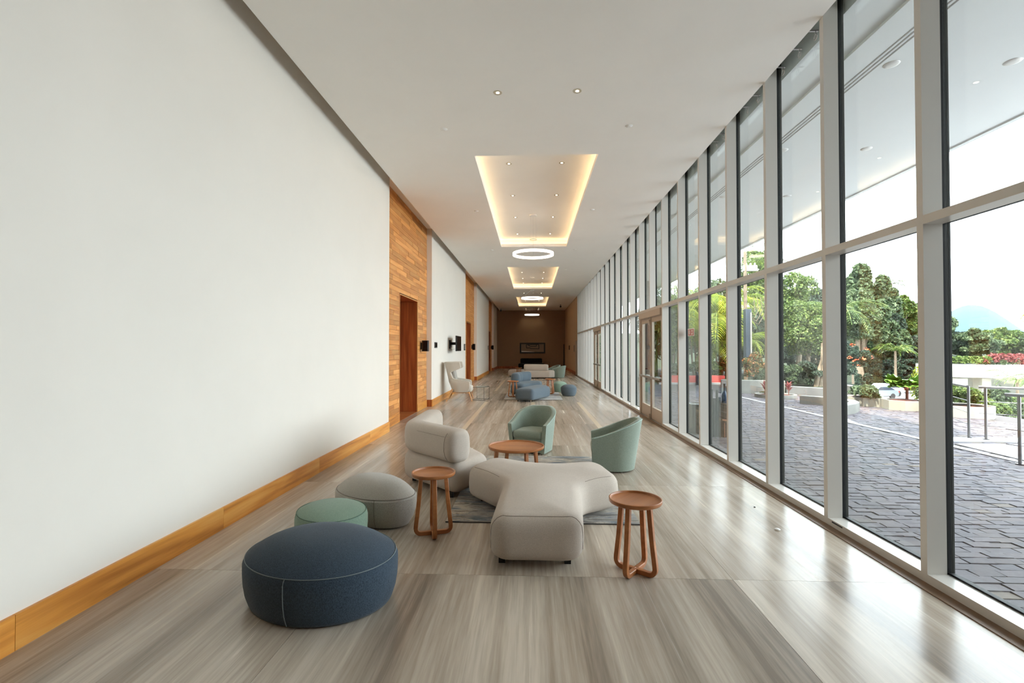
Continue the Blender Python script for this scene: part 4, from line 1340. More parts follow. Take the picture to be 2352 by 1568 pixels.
# vegetation helpers
def fast(name, V, F, mat, parent=None, loc=None):
    me = bpy.data.meshes.new(name)
    V = np.asarray(V, np.float32); F = np.asarray(F, np.int32)
    k = F.shape[1]
    me.vertices.add(len(V)); me.vertices.foreach_set('co', V.ravel())
    me.loops.add(F.size); me.loops.foreach_set('vertex_index', F.ravel())
    me.polygons.add(len(F)); me.polygons.foreach_set('loop_start', np.arange(0, F.size, k, dtype=np.int32))
    me.materials.append(M[mat]); me.update(calc_edges=True)
    o = bpy.data.objects.new(name, me); COL.objects.link(o)
    if parent is not None: o.parent = parent
    if loc is not None: o.location = loc
    return o
def leaf_cloud(rg, clusters, n, size, long=1.7, droop=0.35):
    cl = np.array(clusters, float)
    vol = (cl[:, 3] * cl[:, 4] * cl[:, 5]) ** 0.72
    idx = rg.choice(len(cl), n, p=vol / vol.sum())
    d = rg.normal(size=(n, 3)); d /= np.linalg.norm(d, axis=1, keepdims=True)
    d[:, 2] = np.where(d[:, 2] < -0.35, -d[:, 2], d[:, 2])
    rr = 0.62 + 0.42 * rg.random((n, 1)) ** 0.6
    C = cl[idx, :3] + d * rr * cl[idx, 3:6]
    nrm = d * 0.6 + rg.normal(size=(n, 3)) * 0.6 + np.array([0, 0, 0.45]); nrm /= np.linalg.norm(nrm, axis=1, keepdims=True)
    t = rg.normal(size=(n, 3)); t[:, 2] -= droop; t -= nrm * (t * nrm).sum(1, keepdims=True); t /= np.linalg.norm(t, axis=1, keepdims=True) + 1e-9
    b = np.cross(nrm, t)
    s = size * (0.6 + 0.8 * rg.random((n, 1)))
    A = C - t * s * long * .5; Cc = C + t * s * long * .5 - nrm * s * .18
    Bq = C + b * s * .5 + nrm * s * .1; D = C - b * s * .5 + nrm * s * .1
    V = np.stack([A, Bq, Cc, D], 1).reshape(-1, 3)
    F = np.arange(4 * n).reshape(-1, 4)
    return V, F
def blob(rg, rx, ry, rz, k, cr):
    out = []
    for _ in range(k):
        d = rg.normal(size=3); d /= np.linalg.norm(d); q = rg.random() ** 0.4 * 0.8
        c = cr * (0.6 + 0.8 * rg.random())
        out.append((d[0] * q * rx, d[1] * q * ry, d[2] * q * rz, c * rx, c * ry, c * rz))
    return out
TSEED = [100]
def tree(name, label, cat, X, Y, zb, zt, rx, mat, n, leaf, trunk=None, group=None, k=22, ry=None, flowers=0, cr=0.34):
    TSEED[0] += 1; rg = np.random.default_rng(TSEED[0])
    t = thing(name, label, cat, (X, Y, zb), 0, group)
    h = zt - zb
    c0 = (trunk or 0.0)
    rz = (h - c0) / 2 * 0.98; cz = c0 + (h - c0) / 2
    cl = [(a, b, c + cz, d, e, f) for a, b, c, d, e, f in blob(rg, rx, ry or rx, rz, k, cr)]
    V, F = leaf_cloud(rg, cl, int(n * (4.0 if Y < 40 else 2.4)), leaf * (.46 if Y < 40 else .62))
    o = fast('crown', V, F, mat, t); o['kind'] = 'stuff'
    if trunk is not None:
        r0 = max(0.03, h * 0.022)
        mb = MB().tube([(0, 0, -0.05), (rg.normal() * .05 * h, 0, h * .3), (rg.normal() * .06 * h, 0, cz)], [r0 * 1.3, r0, r0 * .6], 7)
        for q in range(5):
            c = cl[q]; mb.tube([(0, 0, h * .3), (c[0] * .5, c[1] * .5, (h * .3 + c[2]) / 2 + .1 * h), (c[0], c[1], c[2])], [r0 * .6, r0 * .4, r0 * .15], 5)
        mb.build('trunk', 'trunk', t, smooth=True)
    if flowers:
        rgf = np.random.default_rng(TSEED[0] + 500)
        d = rgf.normal(size=(flowers, 3)); d[:, 1] = -abs(d[:, 1]); d /= np.linalg.norm(d, axis=1, keepdims=True)
        cc = d * np.array([rx, ry or rx, rz]) * .95 + np.array([0, 0, cz])
        V, F = leaf_cloud(rgf, [(c[0], c[1], c[2], leaf * 1.2, leaf * 1.2, leaf * .8) for c in cc], flowers * 14, leaf * .5, 1.2)
        f = fast('flowers', V, F, 'flower', t); f['kind'] = 'stuff'
    return t
def frond_verts(rg, L, arch, width, nl, lw, twist=0.0):
    """a pinnate frond along +X from the origin, arching over"""
    V = []; F = []
    s = np.linspace(0, 1, nl)
    x = L * (s - 0.14 * s ** 2); z = L * (arch[0] * s - arch[1] * s ** 2)
    dz = np.gradient(z); dx = np.gradient(x)
    for i in range(1, nl):
        w = width * (math.sin(PI * min(1, 0.12 + 0.88 * s[i])) ** 0.6 + 0.12)
        for sd in (-1, 1):
            fx = w * 0.55; dr = w * (0.55 + 0.25 * rg.random())
            tip = (x[i] + fx, sd * w * 0.85, z[i] - dr * 0.55 + twist)
            b = len(V)
            V += [(x[i] - lw, 0, z[i]), (x[i] + fx * .5 - lw * .6, sd * w * .45, z[i] + 0.03 * w), tip, (x[i] + fx * .5 + lw * .6, sd * w * .45, z[i] + 0.0)]
            F.append((b, b + 1, b + 2, b + 3))
    for i in range(nl - 1):
        b = len(V); r = lw * .5
        V += [(x[i], -r, z[i]), (x[i], r, z[i]), (x[i + 1], r, z[i + 1]), (x[i + 1], -r, z[i + 1])]
        F.append((b, b + 1, b + 2, b + 3))
    return V, F
def palm(label, X, Y, zb, h, L, nf, mat, trunk_r=0.12, arch=(0.75, 0.85), width=0.45, nl=26, stems=1, tilt=(0.2, 1.1), seed=1, azi=None, mid='trunk', lwk=1.0):
    rg = np.random.default_rng(seed)
    t = thing('palm', label, 'palm', (X, Y, zb))
    fm = []
    for q in range(3):
        V, F = frond_verts(rg, L, arch, width, nl, (0.022 * L / 2 + 0.006) * lwk)
        fm.append((V, F))
    mes = None
    for st_ in range(stems):
        a = 2 * PI * st_ / max(1, stems); off = (0.35 * math.cos(a), 0.35 * math.sin(a)) if stems > 1 else (0, 0)
        hh = h * (0.25 + 0.75 * (st_ + 1) / stems) if stems > 1 else h
        MB().tube([(off[0] * .6, off[1] * .6, 0), (off[0] * .9, off[1] * .9, hh * .5), (off[0] * 1.5, off[1] * 1.5, hh)], [trunk_r * 1.2, trunk_r, trunk_r * .85], 9).build('trunk', mid, t, smooth=True)
        for k in range(nf):
            if mes is None:
                mes = []
                for V, F in fm:
                    o = fast('frond', V, F, mat, t); mes.append(o.data); bpy.data.objects.remove(o)
            az = 2 * PI * (k + 0.5 * rg.random()) / nf if azi is None else azi[k]
            o = part(mes[k % 3], 'frond', t, (off[0] * 1.5, off[1] * 1.5, hh - 0.05), (rg.normal() * .15, -rg.uniform(*tilt) + 0.5, az))
            sc = rg.uniform(.8, 1.1); o.scale = (sc, sc, sc)
    return t

# --- plants beyond the left part of the courtyard (behind the low walls)
tree('shrub', 'leafy bush with red and yellow croton leaves above the pale low wall', 'shrub', azx(1720, 18.6), 18.6, .2, pz(812, 18.6), .55, 'leaf_croton', 900, .10, None, None, 12)
tree('shrub', 'dark green bush behind the pale low wall, right of the croton', 'shrub', azx(1748, 19.3), 19.3, .2, pz(822, 19.3), .6, 'leaf_mid', 1200, .11, None, None, 12)
tree('tree', 'bluish dark tree rising behind the utility pole', 'tree', azx(1735, 26), 26, .2, pz(690, 26), 1.7, 'leaf_dark', 6000, .17, .4, None, 26)
tree('tree', 'tall pale green tree over the utility pole, cut by the soffit edge', 'tree', azx(1728, 30), 30, .2, pz(575, 30), 1.5, 'leaf_bright', 5000, .2, 3.0, None, 22)
tree('tree', 'bright green rounded tree with twin leaning trunks behind the grey wall', 'tree', azx(1842, 19.2), 19.2, .2, pz(690, 19.2), 1.15, 'leaf_bright', 7000, .11, .9, None, 26, cr=.4)
for q, (a, b) in enumerate((((.12, 1.0)), ((.30, 1.3)))):
    pass
t = thing('leaning_tree', 'pair of pale leaning tree trunks behind the grey wall', 'trunk', (azx(1856, 17.9), 17.9, .2))
MB().tube([(0, 0, 0), (.12, 0, .6), (.26, 0, 1.15), (.32, .1, 1.6)], [.085, .075, .065, .05], 8).build('trunk', 'trunk', t, smooth=True)
MB().tube([(.18, .05, 0), (.30, .05, .7), (.42, .05, 1.3), (.46, .1, 1.8)], [.095, .085, .07, .05], 8).build('trunk', 'trunk', t, smooth=True)
tree('tree', 'pale yellow green tree top behind the bright rounded tree', 'tree', azx(1815, 26), 26, .2, pz(640, 26), 1.5, 'leaf_bright', 6000, .17, 1.0, None, 24)
tree('tree', 'dark distant tree top seen between bright tree and sky', 'tree', azx(1862, 36), 36, .2, pz(655, 36), 2.0, 'leaf_dark', 5000, .22, 2.0, None, 22)
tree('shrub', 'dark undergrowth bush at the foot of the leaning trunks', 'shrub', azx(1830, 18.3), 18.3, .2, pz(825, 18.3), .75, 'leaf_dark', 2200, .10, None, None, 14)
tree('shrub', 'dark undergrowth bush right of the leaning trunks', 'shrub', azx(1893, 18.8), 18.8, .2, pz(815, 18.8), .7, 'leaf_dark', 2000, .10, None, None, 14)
tree('shrub', 'spiky mid green bush at left of the grey wall', 'shrub', azx(1796, 18.2), 18.2, .2, pz(835, 18.2), .55, 'leaf_mid', 1600, .12, None, None, 12)
tree('tree', 'mid green tree left of the tall courtyard tree, behind the mullion', 'tree', azx(1908, 23), 23, .2, pz(640, 23), 1.3, 'leaf_mid', 5000, .16, .8, None, 22)
palm('arching coconut palm frond crown over the bright rounded tree', azx(1905, 20.5), 20.5, .2, pz(712, 20.5) - .2, 2.2, 9, 'leaf_bright', .1, (0.45, 0.75), .42, 26, seed=5)
palm('feathery palm hanging above the utility pole', azx(1752, 22.5), 22.5, .2, pz(600, 22.5) - .2, 2.0, 10, 'leaf_bright', .1, (0.5, 0.9), .45, 24, seed=6)
AR = dict(trunk_r=.045, arch=(1.15, 1.15), width=.55, nl=30, tilt=(-.15, .75), lwk=1.25)
palm('large yellow green areca palm behind the red planter, nearest its right end', azx(1652, 23.6), 23.6, .2, pz(700, 23.6) - .2, 2.5, 9, 'leaf_yellow', stems=5, seed=7, **AR)
palm('yellow green areca palm left of the largest areca, above the red planter', azx(1596, 24.2), 24.2, .2, pz(690, 24.2) - .2, 2.4, 9, 'leaf_yellow', stems=4, seed=8, **AR)
palm('green areca palm beside the glass doors, left of the yellow areca palms', azx(1548, 25.2), 25.2, .2, pz(690, 25.2) - .2, 2.4, 9, 'leaf_bright', stems=4, seed=9, **AR)
tree('shrub', 'flowering bush with red leaves above the red planter', 'shrub', azx(1648, 23.3), 23.3, .22, pz(815, 23.3), .55, 'leaf_croton', 900, .12, None, None, 12)
tree('shrub', 'pale green bush above the red planter at left', 'shrub', azx(1615, 23.4), 23.4, .22, pz(825, 23.4), .8, 'leaf_bright', 2000, .12, None, None, 14)
tree('shrub', 'green bush at the left end of the red planter', 'shrub', azx(1565, 23.4), 23.4, .22, pz(825, 23.4), .8, 'leaf_mid', 2000, .12, None, None, 14)
tree('tree', 'dense green tree behind the areca palms', 'tree', azx(1620, 29), 29, .2, pz(640, 29), 2.2, 'leaf_mid', 7000, .2, .2, None, 28)
tree('tree', 'dense dark tree seen through the glass doors behind bamboo', 'tree', azx(1540, 31), 31, .2, pz(660, 31), 2.2, 'leaf_dark', 6000, .2, .2, None, 28)

# bamboo seen through the glass doors
bt = thing('bamboo', 'clump of green bamboo seen through the glass double doors', 'bamboo', (azx(1512, 24.2), 24.2, 0.2))
rg = np.random.default_rng(77)
for k in range(16):
    x, y = rg.uniform(-.75, .75), rg.uniform(-.5, .5); h = rg.uniform(2.4, 3.6); lx = rg.normal() * .25
    MB().tube([(x, y, 0), (x + lx * .3, y, h * .5), (x + lx, y, h)], [.03, .026, .012], 6).build('cane', 'leaf_bright', bt, smooth=True)
V, F = leaf_cloud(rg, [(rg.uniform(-.9, .9), rg.uniform(-.5, .5), rg.uniform(1.2, 3.6), .45, .4, .4) for _ in range(26)], 3200, .06, 4.5, 1.2)
o = fast('foliage', V, F, 'leaf_bright', bt); o['kind'] = 'stuff'
# stacked stone column supporting the canopy
sc_ = thing('stone_column', 'brown stacked ledge stone column seen through the glass doors', 'column', (azx(1489, 22.0), 22.0, 0))
mb = MB(); rg2 = random.Random(9)
z = 0.0
while z < 4.65:
    h = rg2.uniform(.05, .09); e = rg2.uniform(-.012, .012)
    mb.box(-.17 + e, .17 + e, -.17 - e, .17 - e, z, min(z + h - .006, 4.66)); z += h
o = mb.build('stone_courses', 'ledge', sc_); o['kind'] = 'stuff'
B(-.155, .155, -.155, .155, 0, 4.66).build('core', 'joint', sc_)

# red planter with its kerb
rp = thing('long_planter', 'long red planter box under the areca palms', 'planter', (7.4, 22.55, 0))
MB().box(-1.35, 1.45, -.25, .25, .03, .36).build('box', 'red', rp, bevel=.01)
MB().box(-1.3, 1.4, -.2, .2, .34, .365).build('soil', 'soil', rp)
MB().box(-1.6, 1.7, -.5, -.3, -.03, .05).build('kerb', 'kerb', rp)
t = thing('box_planter', 'dark square planter between the two visible ends of red planter', 'planter', (azx(1598, 21.9), 21.75, 0))
B(-.14, .14, -.14, .14, -.02, .42).build('box', 'black', t, bevel=.01); B(-.12, .12, -.12, .12, .40, .425).build('soil', 'soil', t)

# utility pole
up = thing('utility_pole', 'grey utility pole with blue cabinet and looping cables among the trees', 'pole', (azx(1703, 21), 21, .2))
MB().tube([(0, 0, 0), (0, 0, 5.6)], [.08, .065], 10).build('pole', 'trunk', up, smooth=True)
B(-.13, .12, -.33, -.08, pz(820, 21) - .2, pz(712, 21) - .2).build('cabinet', 'bluebox', up, bevel=.01)
B(.05, .1, -.37, -.34, pz(820, 21) - .2, pz(720, 21) - .2).build('conduit', 'greyplate', up)
for k in range(4):
    a = .25 + .12 * k
    MB().tube([(0, -.1, 3.0 - .1 * k), (a * .8, -.15, 2.8 - .12 * k), (a * 1.4, -.1, 3.05), (a * 1.2, -.1, 3.6)], .014, 5)  .build('cable', 'trunk', up, smooth=True)
B(-.1, .5, -.05, .05, pz(625, 21) - .2, pz(612, 21) - .2).build('crossarm', 'greyplate', up)
for k in range(3): MB().lathe([(.0005, 0), (.03, 0), (.04, .05), (.02, .1), (.0005, .11)], n=8).build('insulator', 'white', up).location = (.05 + .18 * k, 0, pz(612, 21) - .2)

# red cordylines in a round bed
cb = thing('round_planter', 'low round concrete planter ring in the courtyard by the white line', 'planter', (azx(1768, 16.2), 16.2, 0))
MB().lathe([(.0005, 0), (.62, 0), (.62, .10), (.55, .10), (.53, .06), (.0005, .06)], n=28).build('ring', 'concrete', cb, smooth=True)
MB().lathe([(.0005, .058), (.52, .058), (.4, .085), (.0005, .1)], n=20).build('soil', 'soil', cb)
def cordyline(label, x, y, z0, h, n, seed):
    rg = np.random.default_rng(seed)
    t = thing('cordyline', label, 'plant', (x, y, z0), 0, 'red cordylines')
    MB().tube([(0, 0, 0), (0, 0, h * .5)], .012, 6).build('stem', 'palmtrunk', t)
    for k in range(n):
        a = 2 * PI * k / n * 2.4; l = h * (.45 + .25 * rg.random()); up_ = .5 + .7 * rg.random()
        b = h * (.25 + .3 * k / n)
        p = [(0, 0, b), (l * .22 * math.cos(a), l * .22 * math.sin(a), b + l * .5 * up_), (l * .5 * math.cos(a), l * .5 * math.sin(a), b + l * .75 * up_)]
        c, s_ = math.cos(a), math.sin(a); w = .03
        v = [p[0], (p[1][0] - s_ * w, p[1][1] + c * w, p[1][2]), p[2], (p[1][0] + s_ * w, p[1][1] - c * w, p[1][2])]
        MB().add(v, [(0, 1, 2, 3)]).build('leaf', 'leaf_red', t)
cordyline('red leaved plant at the left end of the round planter', azx(1745, 16.15), 16.15, .06, .55, 16, 1)
cordyline('red leaved plant at the right end of the round planter, past the mullion', azx(1797, 16.1), 16.1, .06, .50, 14, 2)
tree('ground_cover', 'small green ground cover in the round planter', 'plant', azx(1768, 16.2), 16.2, .06, .2, .4, 'leaf_mid', 500, .05, None, None, 8)

# octagonal planters, fan palm, bench
def octo(label, x, y, r, h, rot=0):
    t = thing('octagonal_planter', label, 'planter', (x, y, 0), rot, 'octagonal planters')
    MB().lathe([(.0005, -.02), (r, -.02), (r, h), (r - .06, h), (r - .06, h - .05), (.0005, h - .05)], n=8).build('pot', 'cream_conc', t)
    MB().lathe([(.0005, h - .052), (r - .065, h - .052), (r * .5, h + .01), (.0005, h + .03)], n=16).build('mulch', 'soil', t)
    return t
octo('cream octagonal planter with the small fan palm, beside the stone bench', 9.86, 13.12, .46, .245, R(12))
octo('octagonal planter with drooping lobed plant, behind the curved kerb wall', 9.50, 14.05, .50, .24, R(5))
octo('cream octagonal planter behind the steel railing', 10.35, 11.85, .52, .26, R(20))
def fan_palm(label, x, y, z0, ht, rl, n, seed):
    rg = np.random.default_rng(seed)
    t = thing('fan_palm', label, 'palm', (x, y, z0))
    MB().tube([(0, 0, 0), (0.01, 0, ht)], [.035, .03], 8).build('trunk', 'palmtrunk', t, smooth=True)
    V = [(0, 0, 0)]; F = []
    m = 17
    for i in range(m):
        a = R(-115 + 230 * i / (m - 1)); rr = rl * (1 if i % 2 else .86); z = .03 if i % 2 else -.02
        V.append((rr * math.cos(a) * .9, rr * math.sin(a), z - .22 * rl * abs(math.sin(a))))
    for i in range(1, m): F.append((0, i, i + 1))
    fme = MB().add(V, F).mesh('fan_leaf', 'leaf_fan')
    for k in range(n):
        a = 2 * PI * k / n + rg.normal() * .2; el = rg.uniform(-.2, 1.1)
        part(fme, 'fan_leaf', t, (.14 * math.cos(a), .14 * math.sin(a), ht + .05 + .1 * el), (0, -el * .75 + .35, a), (1, 1, 1))
        MB().tube([(0, 0, ht - .02), (.14 * math.cos(a), .14 * math.sin(a), ht + .05 + .1 * el)], .006, 4).build('leaf_stalk', 'leaf_bright', t)
fan_palm('small fan palm with round pleated leaves in the cream octagonal planter', 9.93, 13.1, .22, .42, .38, 13, 3)
tree('shrub', 'drooping lobed plant with green and yellow leaves behind the curved kerb', 'plant', 9.42, 13.85, .18, .56, .46, 'leaf_mid', 260, .16, None, None, 12)
tree('shrub', 'dense green shrub behind the stone bench', 'shrub', azx(2106, 13.6), 13.6, -.02, pz(862, 13.6), .42, 'leaf_mid', 1600, .07, None, None, 14)
tree('shrub', 'yellow green bush above the fan palm', 'shrub', azx(2092, 19), 19, -3.9, pz(838, 19), .7, 'leaf_yellow', 1400, .12, None, None, 14)
bn = thing('stone_bench', 'grey stone bench slab beside the cream octagonal planter', 'bench', (10.12, 12.75, 0), R(-30))
B(-.25, .42, -.16, .16, .16, .23).build('seat_slab', 'greyconc', bn, bevel=.008)
B(-.2, -.1, -.12, .12, -.02, .16).build('leg', 'greyconc', bn); B(.26, .36, -.12, .12, -.02, .16).build('leg', 'greyconc', bn)

# --- big trees across the lower road
def T(px, ytop, Y, rpx, mat, n, lf, label, trunk=3.0, zb=-3.9, k=70, fl=0, cr=.2):
    tree('tree', label, 'tree', azx(px, Y), Y, zb, pz(ytop, Y), rpx / 1100.0 * Y, mat, int(n * .95), lf * .95, trunk, 'trees across the lower road', k, None, fl, cr)
T(1960, 607, 62, 62, 'leaf_mid', 11000, .5, 'tallest tree across the road, with layered crown at the left of the gap', 4, k=80)
T(1938, 790, 44, 34, 'leaf_dark', 5000, .26, 'dark tree with orange flowers behind the upright concrete wall', 1, -1.5, 40, 9)
T(2030, 668, 74, 44, 'leaf_bright', 8000, .5, 'pale green spreading tree right of the tallest tree across the road', 4)
T(2085, 690, 80, 46, 'leaf_mid', 8000, .5, 'mid green tree at the right of the wooded slope', 4)
T(2010, 735, 68, 44, 'leaf_mid', 8000, .45, 'lower mid green tree in front of the pale spreading tree', 3)
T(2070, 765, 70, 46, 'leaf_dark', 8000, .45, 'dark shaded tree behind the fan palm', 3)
T(2125, 720, 78, 40, 'leaf_mid', 6000, .5, 'tree half hidden behind the nearest mullion', 4)
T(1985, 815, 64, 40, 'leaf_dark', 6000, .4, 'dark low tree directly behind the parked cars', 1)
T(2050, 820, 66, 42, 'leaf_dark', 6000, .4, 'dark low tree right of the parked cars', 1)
T(2110, 815, 64, 34, 'leaf_bright', 5000, .4, 'bright low tree behind the stone bench', 1)
palm('slender palm with pale drooping crown on the wooded slope', azx(2030, 60), 60, -3.9, pz(805, 60) + 3.9, 3.2, 9, 'leaf_bright', .14, (.5, .9), .8, 18, seed=21, lwk=3)
palm('spiky palm top above the tallest tree', azx(2022, 72), 72, -3.9, pz(655, 72) + 3.9, 2.6, 11, 'leaf_mid', .2, (.6, .7), .7, 16, seed=22, lwk=3)
for q, (px, yt, Y, r, m) in enumerate(((1955, 850, 60, 24, 'leaf_dark'), (1995, 855, 63, 22, 'leaf_mid'), (2030, 850, 62, 24, 'leaf_dark'), (2065, 855, 61, 22, 'leaf_mid'), (2100, 850, 62, 24, 'leaf_dark'))):
    T(px, yt, Y, r, m, 3000, .35, 'low roadside bush under the wooded slope, %s from the left' % ('first', 'second', 'third', 'fourth', 'fifth')[q], None, -3.9, 20)
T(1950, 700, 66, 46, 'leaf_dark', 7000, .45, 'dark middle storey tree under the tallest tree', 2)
T(1998, 640, 72, 44, 'leaf_mid', 8000, .5, 'mid green tree joining the tallest tree to the pale one', 4, -3.9, 60)
T(2060, 700, 76, 44, 'leaf_bright', 8000, .5, 'pale green tree on the slope behind the slender palm', 4, -3.9, 60)
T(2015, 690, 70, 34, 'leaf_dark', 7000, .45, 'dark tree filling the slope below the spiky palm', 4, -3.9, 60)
for q, (px, yt, Y) in enumerate(((1790, 745, 28), (1835, 750, 29), (1875, 745, 28), (1893, 740, 27), (1760, 740, 29), (1700, 745, 28))):
    tree('shrub', 'dark tall bush closing the view behind the courtyard trees, %s along the row' % ('second', 'third', 'fourth', 'last', 'first', 'leftmost')[q], 'shrub', azx(px, Y), Y, .2, pz(yt, Y), .95, 'leaf_dark', 2600, .18, None, 'bushes behind the courtyard trees', 18)
# right pane
T(2205, 752, 74, 44, 'leaf_mid', 7000, .42, 'rounded olive green tree at left above the hedge', 1, -1.2)
T(2262, 745, 78, 44, 'leaf_bright', 7000, .42, 'rounded olive green tree in the middle above the hedge', 1, -1.2)
T(2318, 765, 76, 42, 'leaf_mid', 7000, .42, 'rounded olive green tree at right above the hedge', 1, -1.2)
T(2370, 770, 74, 40, 'leaf_mid', 5000, .42, 'olive green tree at the right frame edge above the hedge', 1, -1.2)
T(2165, 760, 76, 36, 'leaf_dark', 5000, .42, 'dark tree behind the nearest mullion above the hedge', 1, -1.2)
palm('tall bright palm at the right edge above the hedge', azx(2349, 44), 44, -1.0, pz(722, 44) + 1.0, 2.0, 11, 'leaf_yellow', .13, (.75, 1.05), .6, 20, seed=23, lwk=2.6)

# terrace across the road: white beam on pillars with hedges
YB = 50.0
tb = thing('white_terrace', 'long white terrace beam on pillars across the lower road', 'terrace', (azx(2260, YB), YB, -3.9))
dx = azx(2480, YB) - azx(2260, YB)
z1 = pz(838, YB) + 3.9; z0 = pz(866, YB) + 3.9
MB().add([(-4.6, 0, z0 + .12), (dx, -2.5, z0 - .1), (dx, -2.5, z1 - .15), (-4.6, 0, z1 + .08), (-4.6, 5, z0 + .12), (dx, 3, z0 - .1), (dx, 3, z1 - .15), (-4.6, 5, z1 + .08)], [(0, 1, 2, 3), (4, 7, 6, 5), (3, 2, 6, 7), (0, 4, 5, 1), (0, 3, 7, 4), (1, 5, 6, 2)]).build('beam', 'cream_conc', tb)
for x in (azx(2231, YB) - azx(2260, YB), 5.5, -3.6): B(x - .45, x + .45, .3, 1.3, 0, z0).build('pillar', 'cream_conc', tb)
B(-4.5, dx, 4.6, 5.0, 0, z0).build('back_wall', 'cream_conc', tb)
def hedge(label, pa, pb, yt, mat, n):
    zb = pz(840, YB); X0, X1 = azx(pa, YB), azx(pb, YB)
    t = thing('hedge', label, 'hedge', ((X0 + X1) / 2, YB + 1.2, zb))
    TSEED[0] += 1; rg = np.random.default_rng(TSEED[0])
    h = pz(yt, YB) - zb; w = (X1 - X0) / 2
    cl = [(x, 0, h * .5, .5, .6, h * .5) for x in np.linspace(-w, w, max(3, int(w * 3)))]
    V, F = leaf_cloud(rg, cl, n, .16, 1.4); o = fast('foliage', V, F, mat, t); o['kind'] = 'stuff'
hedge('yellow green clipped hedge at the left end of the white terrace', 2150, 2246, 817, 'leaf_bright', 2600)
hedge('clipped green hedge in the middle of the white terrace', 2250, 2306, 823, 'leaf_mid', 2000)
hedge('clipped green hedge at the right end of the white terrace', 2326, 2420, 824, 'leaf_mid', 2200)
hedge('red leaved bushes behind the hedges on the white terrace', 2262, 2322, 811, 'leaf_red', 1500)
hedge('small dark red bush between the hedges on the white terrace', 2236, 2250, 820, 'leaf_red', 400)
hedge('dark red bush at the right of the middle hedge', 2306, 2324, 824, 'leaf_red', 500)
# plants beyond the railing
tree('shrub', 'bright green leafy shrub in the cream planter behind the railing', 'shrub', 10.3, 11.85, .2, .75, .55, 'leaf_bright', 1500, .09, None, None, 14)
tree('shrub', 'dark banana like shrub behind the railing at left', 'shrub', azx(2205, 15.5), 15.5, -.85, pz(872, 15.5), .7, 'leaf_mid', 900, .2, None, None, 10)
tree('shrub', 'yellow green shrub behind the two close railing posts', 'shrub', azx(2247, 14), 14, -1.05, pz(903, 14), .5, 'leaf_bright', 1400, .09, None, None, 12)
tree('shrub', 'low green ground shrubs right of the railing posts', 'shrub', azx(2300, 14.5), 14.5, -.85, pz(922, 14.5), .75, 'leaf_mid', 1800, .07, None, None, 14)
for q, (px, Y, yt, r) in enumerate(((2325, 12.9, 935, .5), (2342, 16.5, 905, .9), (2366, 14.2, 915, .8), (2300, 18.2, 900, .8), (2335, 18.8, 893, .8))):
    tree('shrub', 'low shrub below the steel railing, %s' % ('nearest one', 'third from the railing', 'second from the railing', 'left one of the far pair', 'right one of the far pair')[q], 'shrub', azx(px, Y), Y, -1.0, pz(yt, Y), r, ('leaf_mid', 'leaf_bright')[q % 2], 1500, .08, None, 'low shrubs below the railing', 14)
palm('feathery small palm below the white terrace at right', azx(2290, 30), 30, -3.9, pz(868, 30) + 3.9, 1.6, 9, 'leaf_bright', .08, (.5, .7), .35, 18, seed=31, lwk=1.8)
palm('feathery small palm below the white terrace near the frame edge', azx(2345, 31), 31, -3.9, pz(872, 31) + 3.9, 1.7, 9, 'leaf_bright', .08, (.5, .7), .35, 18, seed=32, lwk=1.8)

# cars on the lower road
def car(label, x, y, rot, paint):
    t = thing('car', label, 'car', (x, y, -3.9), rot, 'parked cars')
    prof = [(-2.2, .35), (-2.25, .7), (-2.15, .95), (-1.75, 1.02), (-1.05, 1.42), (.35, 1.44), (1.05, 1.0), (2.0, .84), (2.2, .6), (2.2, .35)]
    MB().extrude([(a, -.85, b) for a, b in prof], (0, 1.7, 0)).build('body', paint, t, bevel=.06)
    gl = [(-1.62, 1.02), (-1.0, 1.36), (.3, 1.38), (.92, 1.02)]
    for s in (-1, 1):
        MB().extrude([(a, s * .85, b) for a, b in gl], (0, s * .012, 0)).build('side_window', 'carglass', t)
        for wx in (-1.35, 1.35):
            w = MB().lathe([(.0005, -.1), (.31, -.1), (.33, 0), (.31, .1), (.0005, .1)], n=20).build('wheel', 'tyre', t, smooth=True); w.location = (wx, s * .78, .33); w.rotation_euler = (PI / 2, 0, 0)
        B(-2.27, -2.15, s * .72 - .13, s * .72 + .13, .72, .88).build('tail_light', 'taillight', t)
    MB().add([(-1.78, -.7, 1.03), (-1.78, .7, 1.03), (-1.08, .62, 1.41), (-1.08, -.62, 1.41)], [(0, 1, 2, 3)]).build('rear_window', 'carglass', t)
car('silver car parked on the lower road, nearer of the two', azx(1986, 54), 54, R(196), 'carsilver')
car('white car with red tail lamp parked behind the silver car', azx(2008, 57), 57.4, R(200), 'carwhite')

# railings
def post(t, x, y, h): 
    MB().tube([(x, y, 0), (x, y, h)], .021, 10).build('post', 'railsteel', t, smooth=True, world=True)
    MB().lathe([(.0005, 0), (.05, 0), (.05, .008), (.0005, .008)], (x, y, 0), n=16).build('base_plate', 'railsteel', t, world=True)
def railing(label, pts, posts, h=.92):
    t = thing('railing', label, 'railing', (pts[0][0], pts[0][1], 0), 0, 'stainless steel railings')
    MB().tube([(a, b, h) for a, b in pts], .024, 10).build('handrail', 'railsteel', t, smooth=True, world=True)
    for a, b in posts: post(t, a, b, h)
    for z in (.25, .46, .67): MB().tube([(a, b, z) for a, b in pts], .006, 6).build('cable', 'railsteel', t, world=True)
railing('stainless steel railing running away from the pair of close posts', [(7.82, 8.93), (8.1, 9.5), (8.48, 10.3)], [(7.84, 8.93), (8.46, 10.26)])
railing('stainless steel railing running right from the pair of close posts', [(7.92, 8.82), (7.98, 8.76), (8.5, 8.35), (9.9, 7.25)], [(7.98, 8.76), (9.2, 7.8), (9.88, 7.27)])
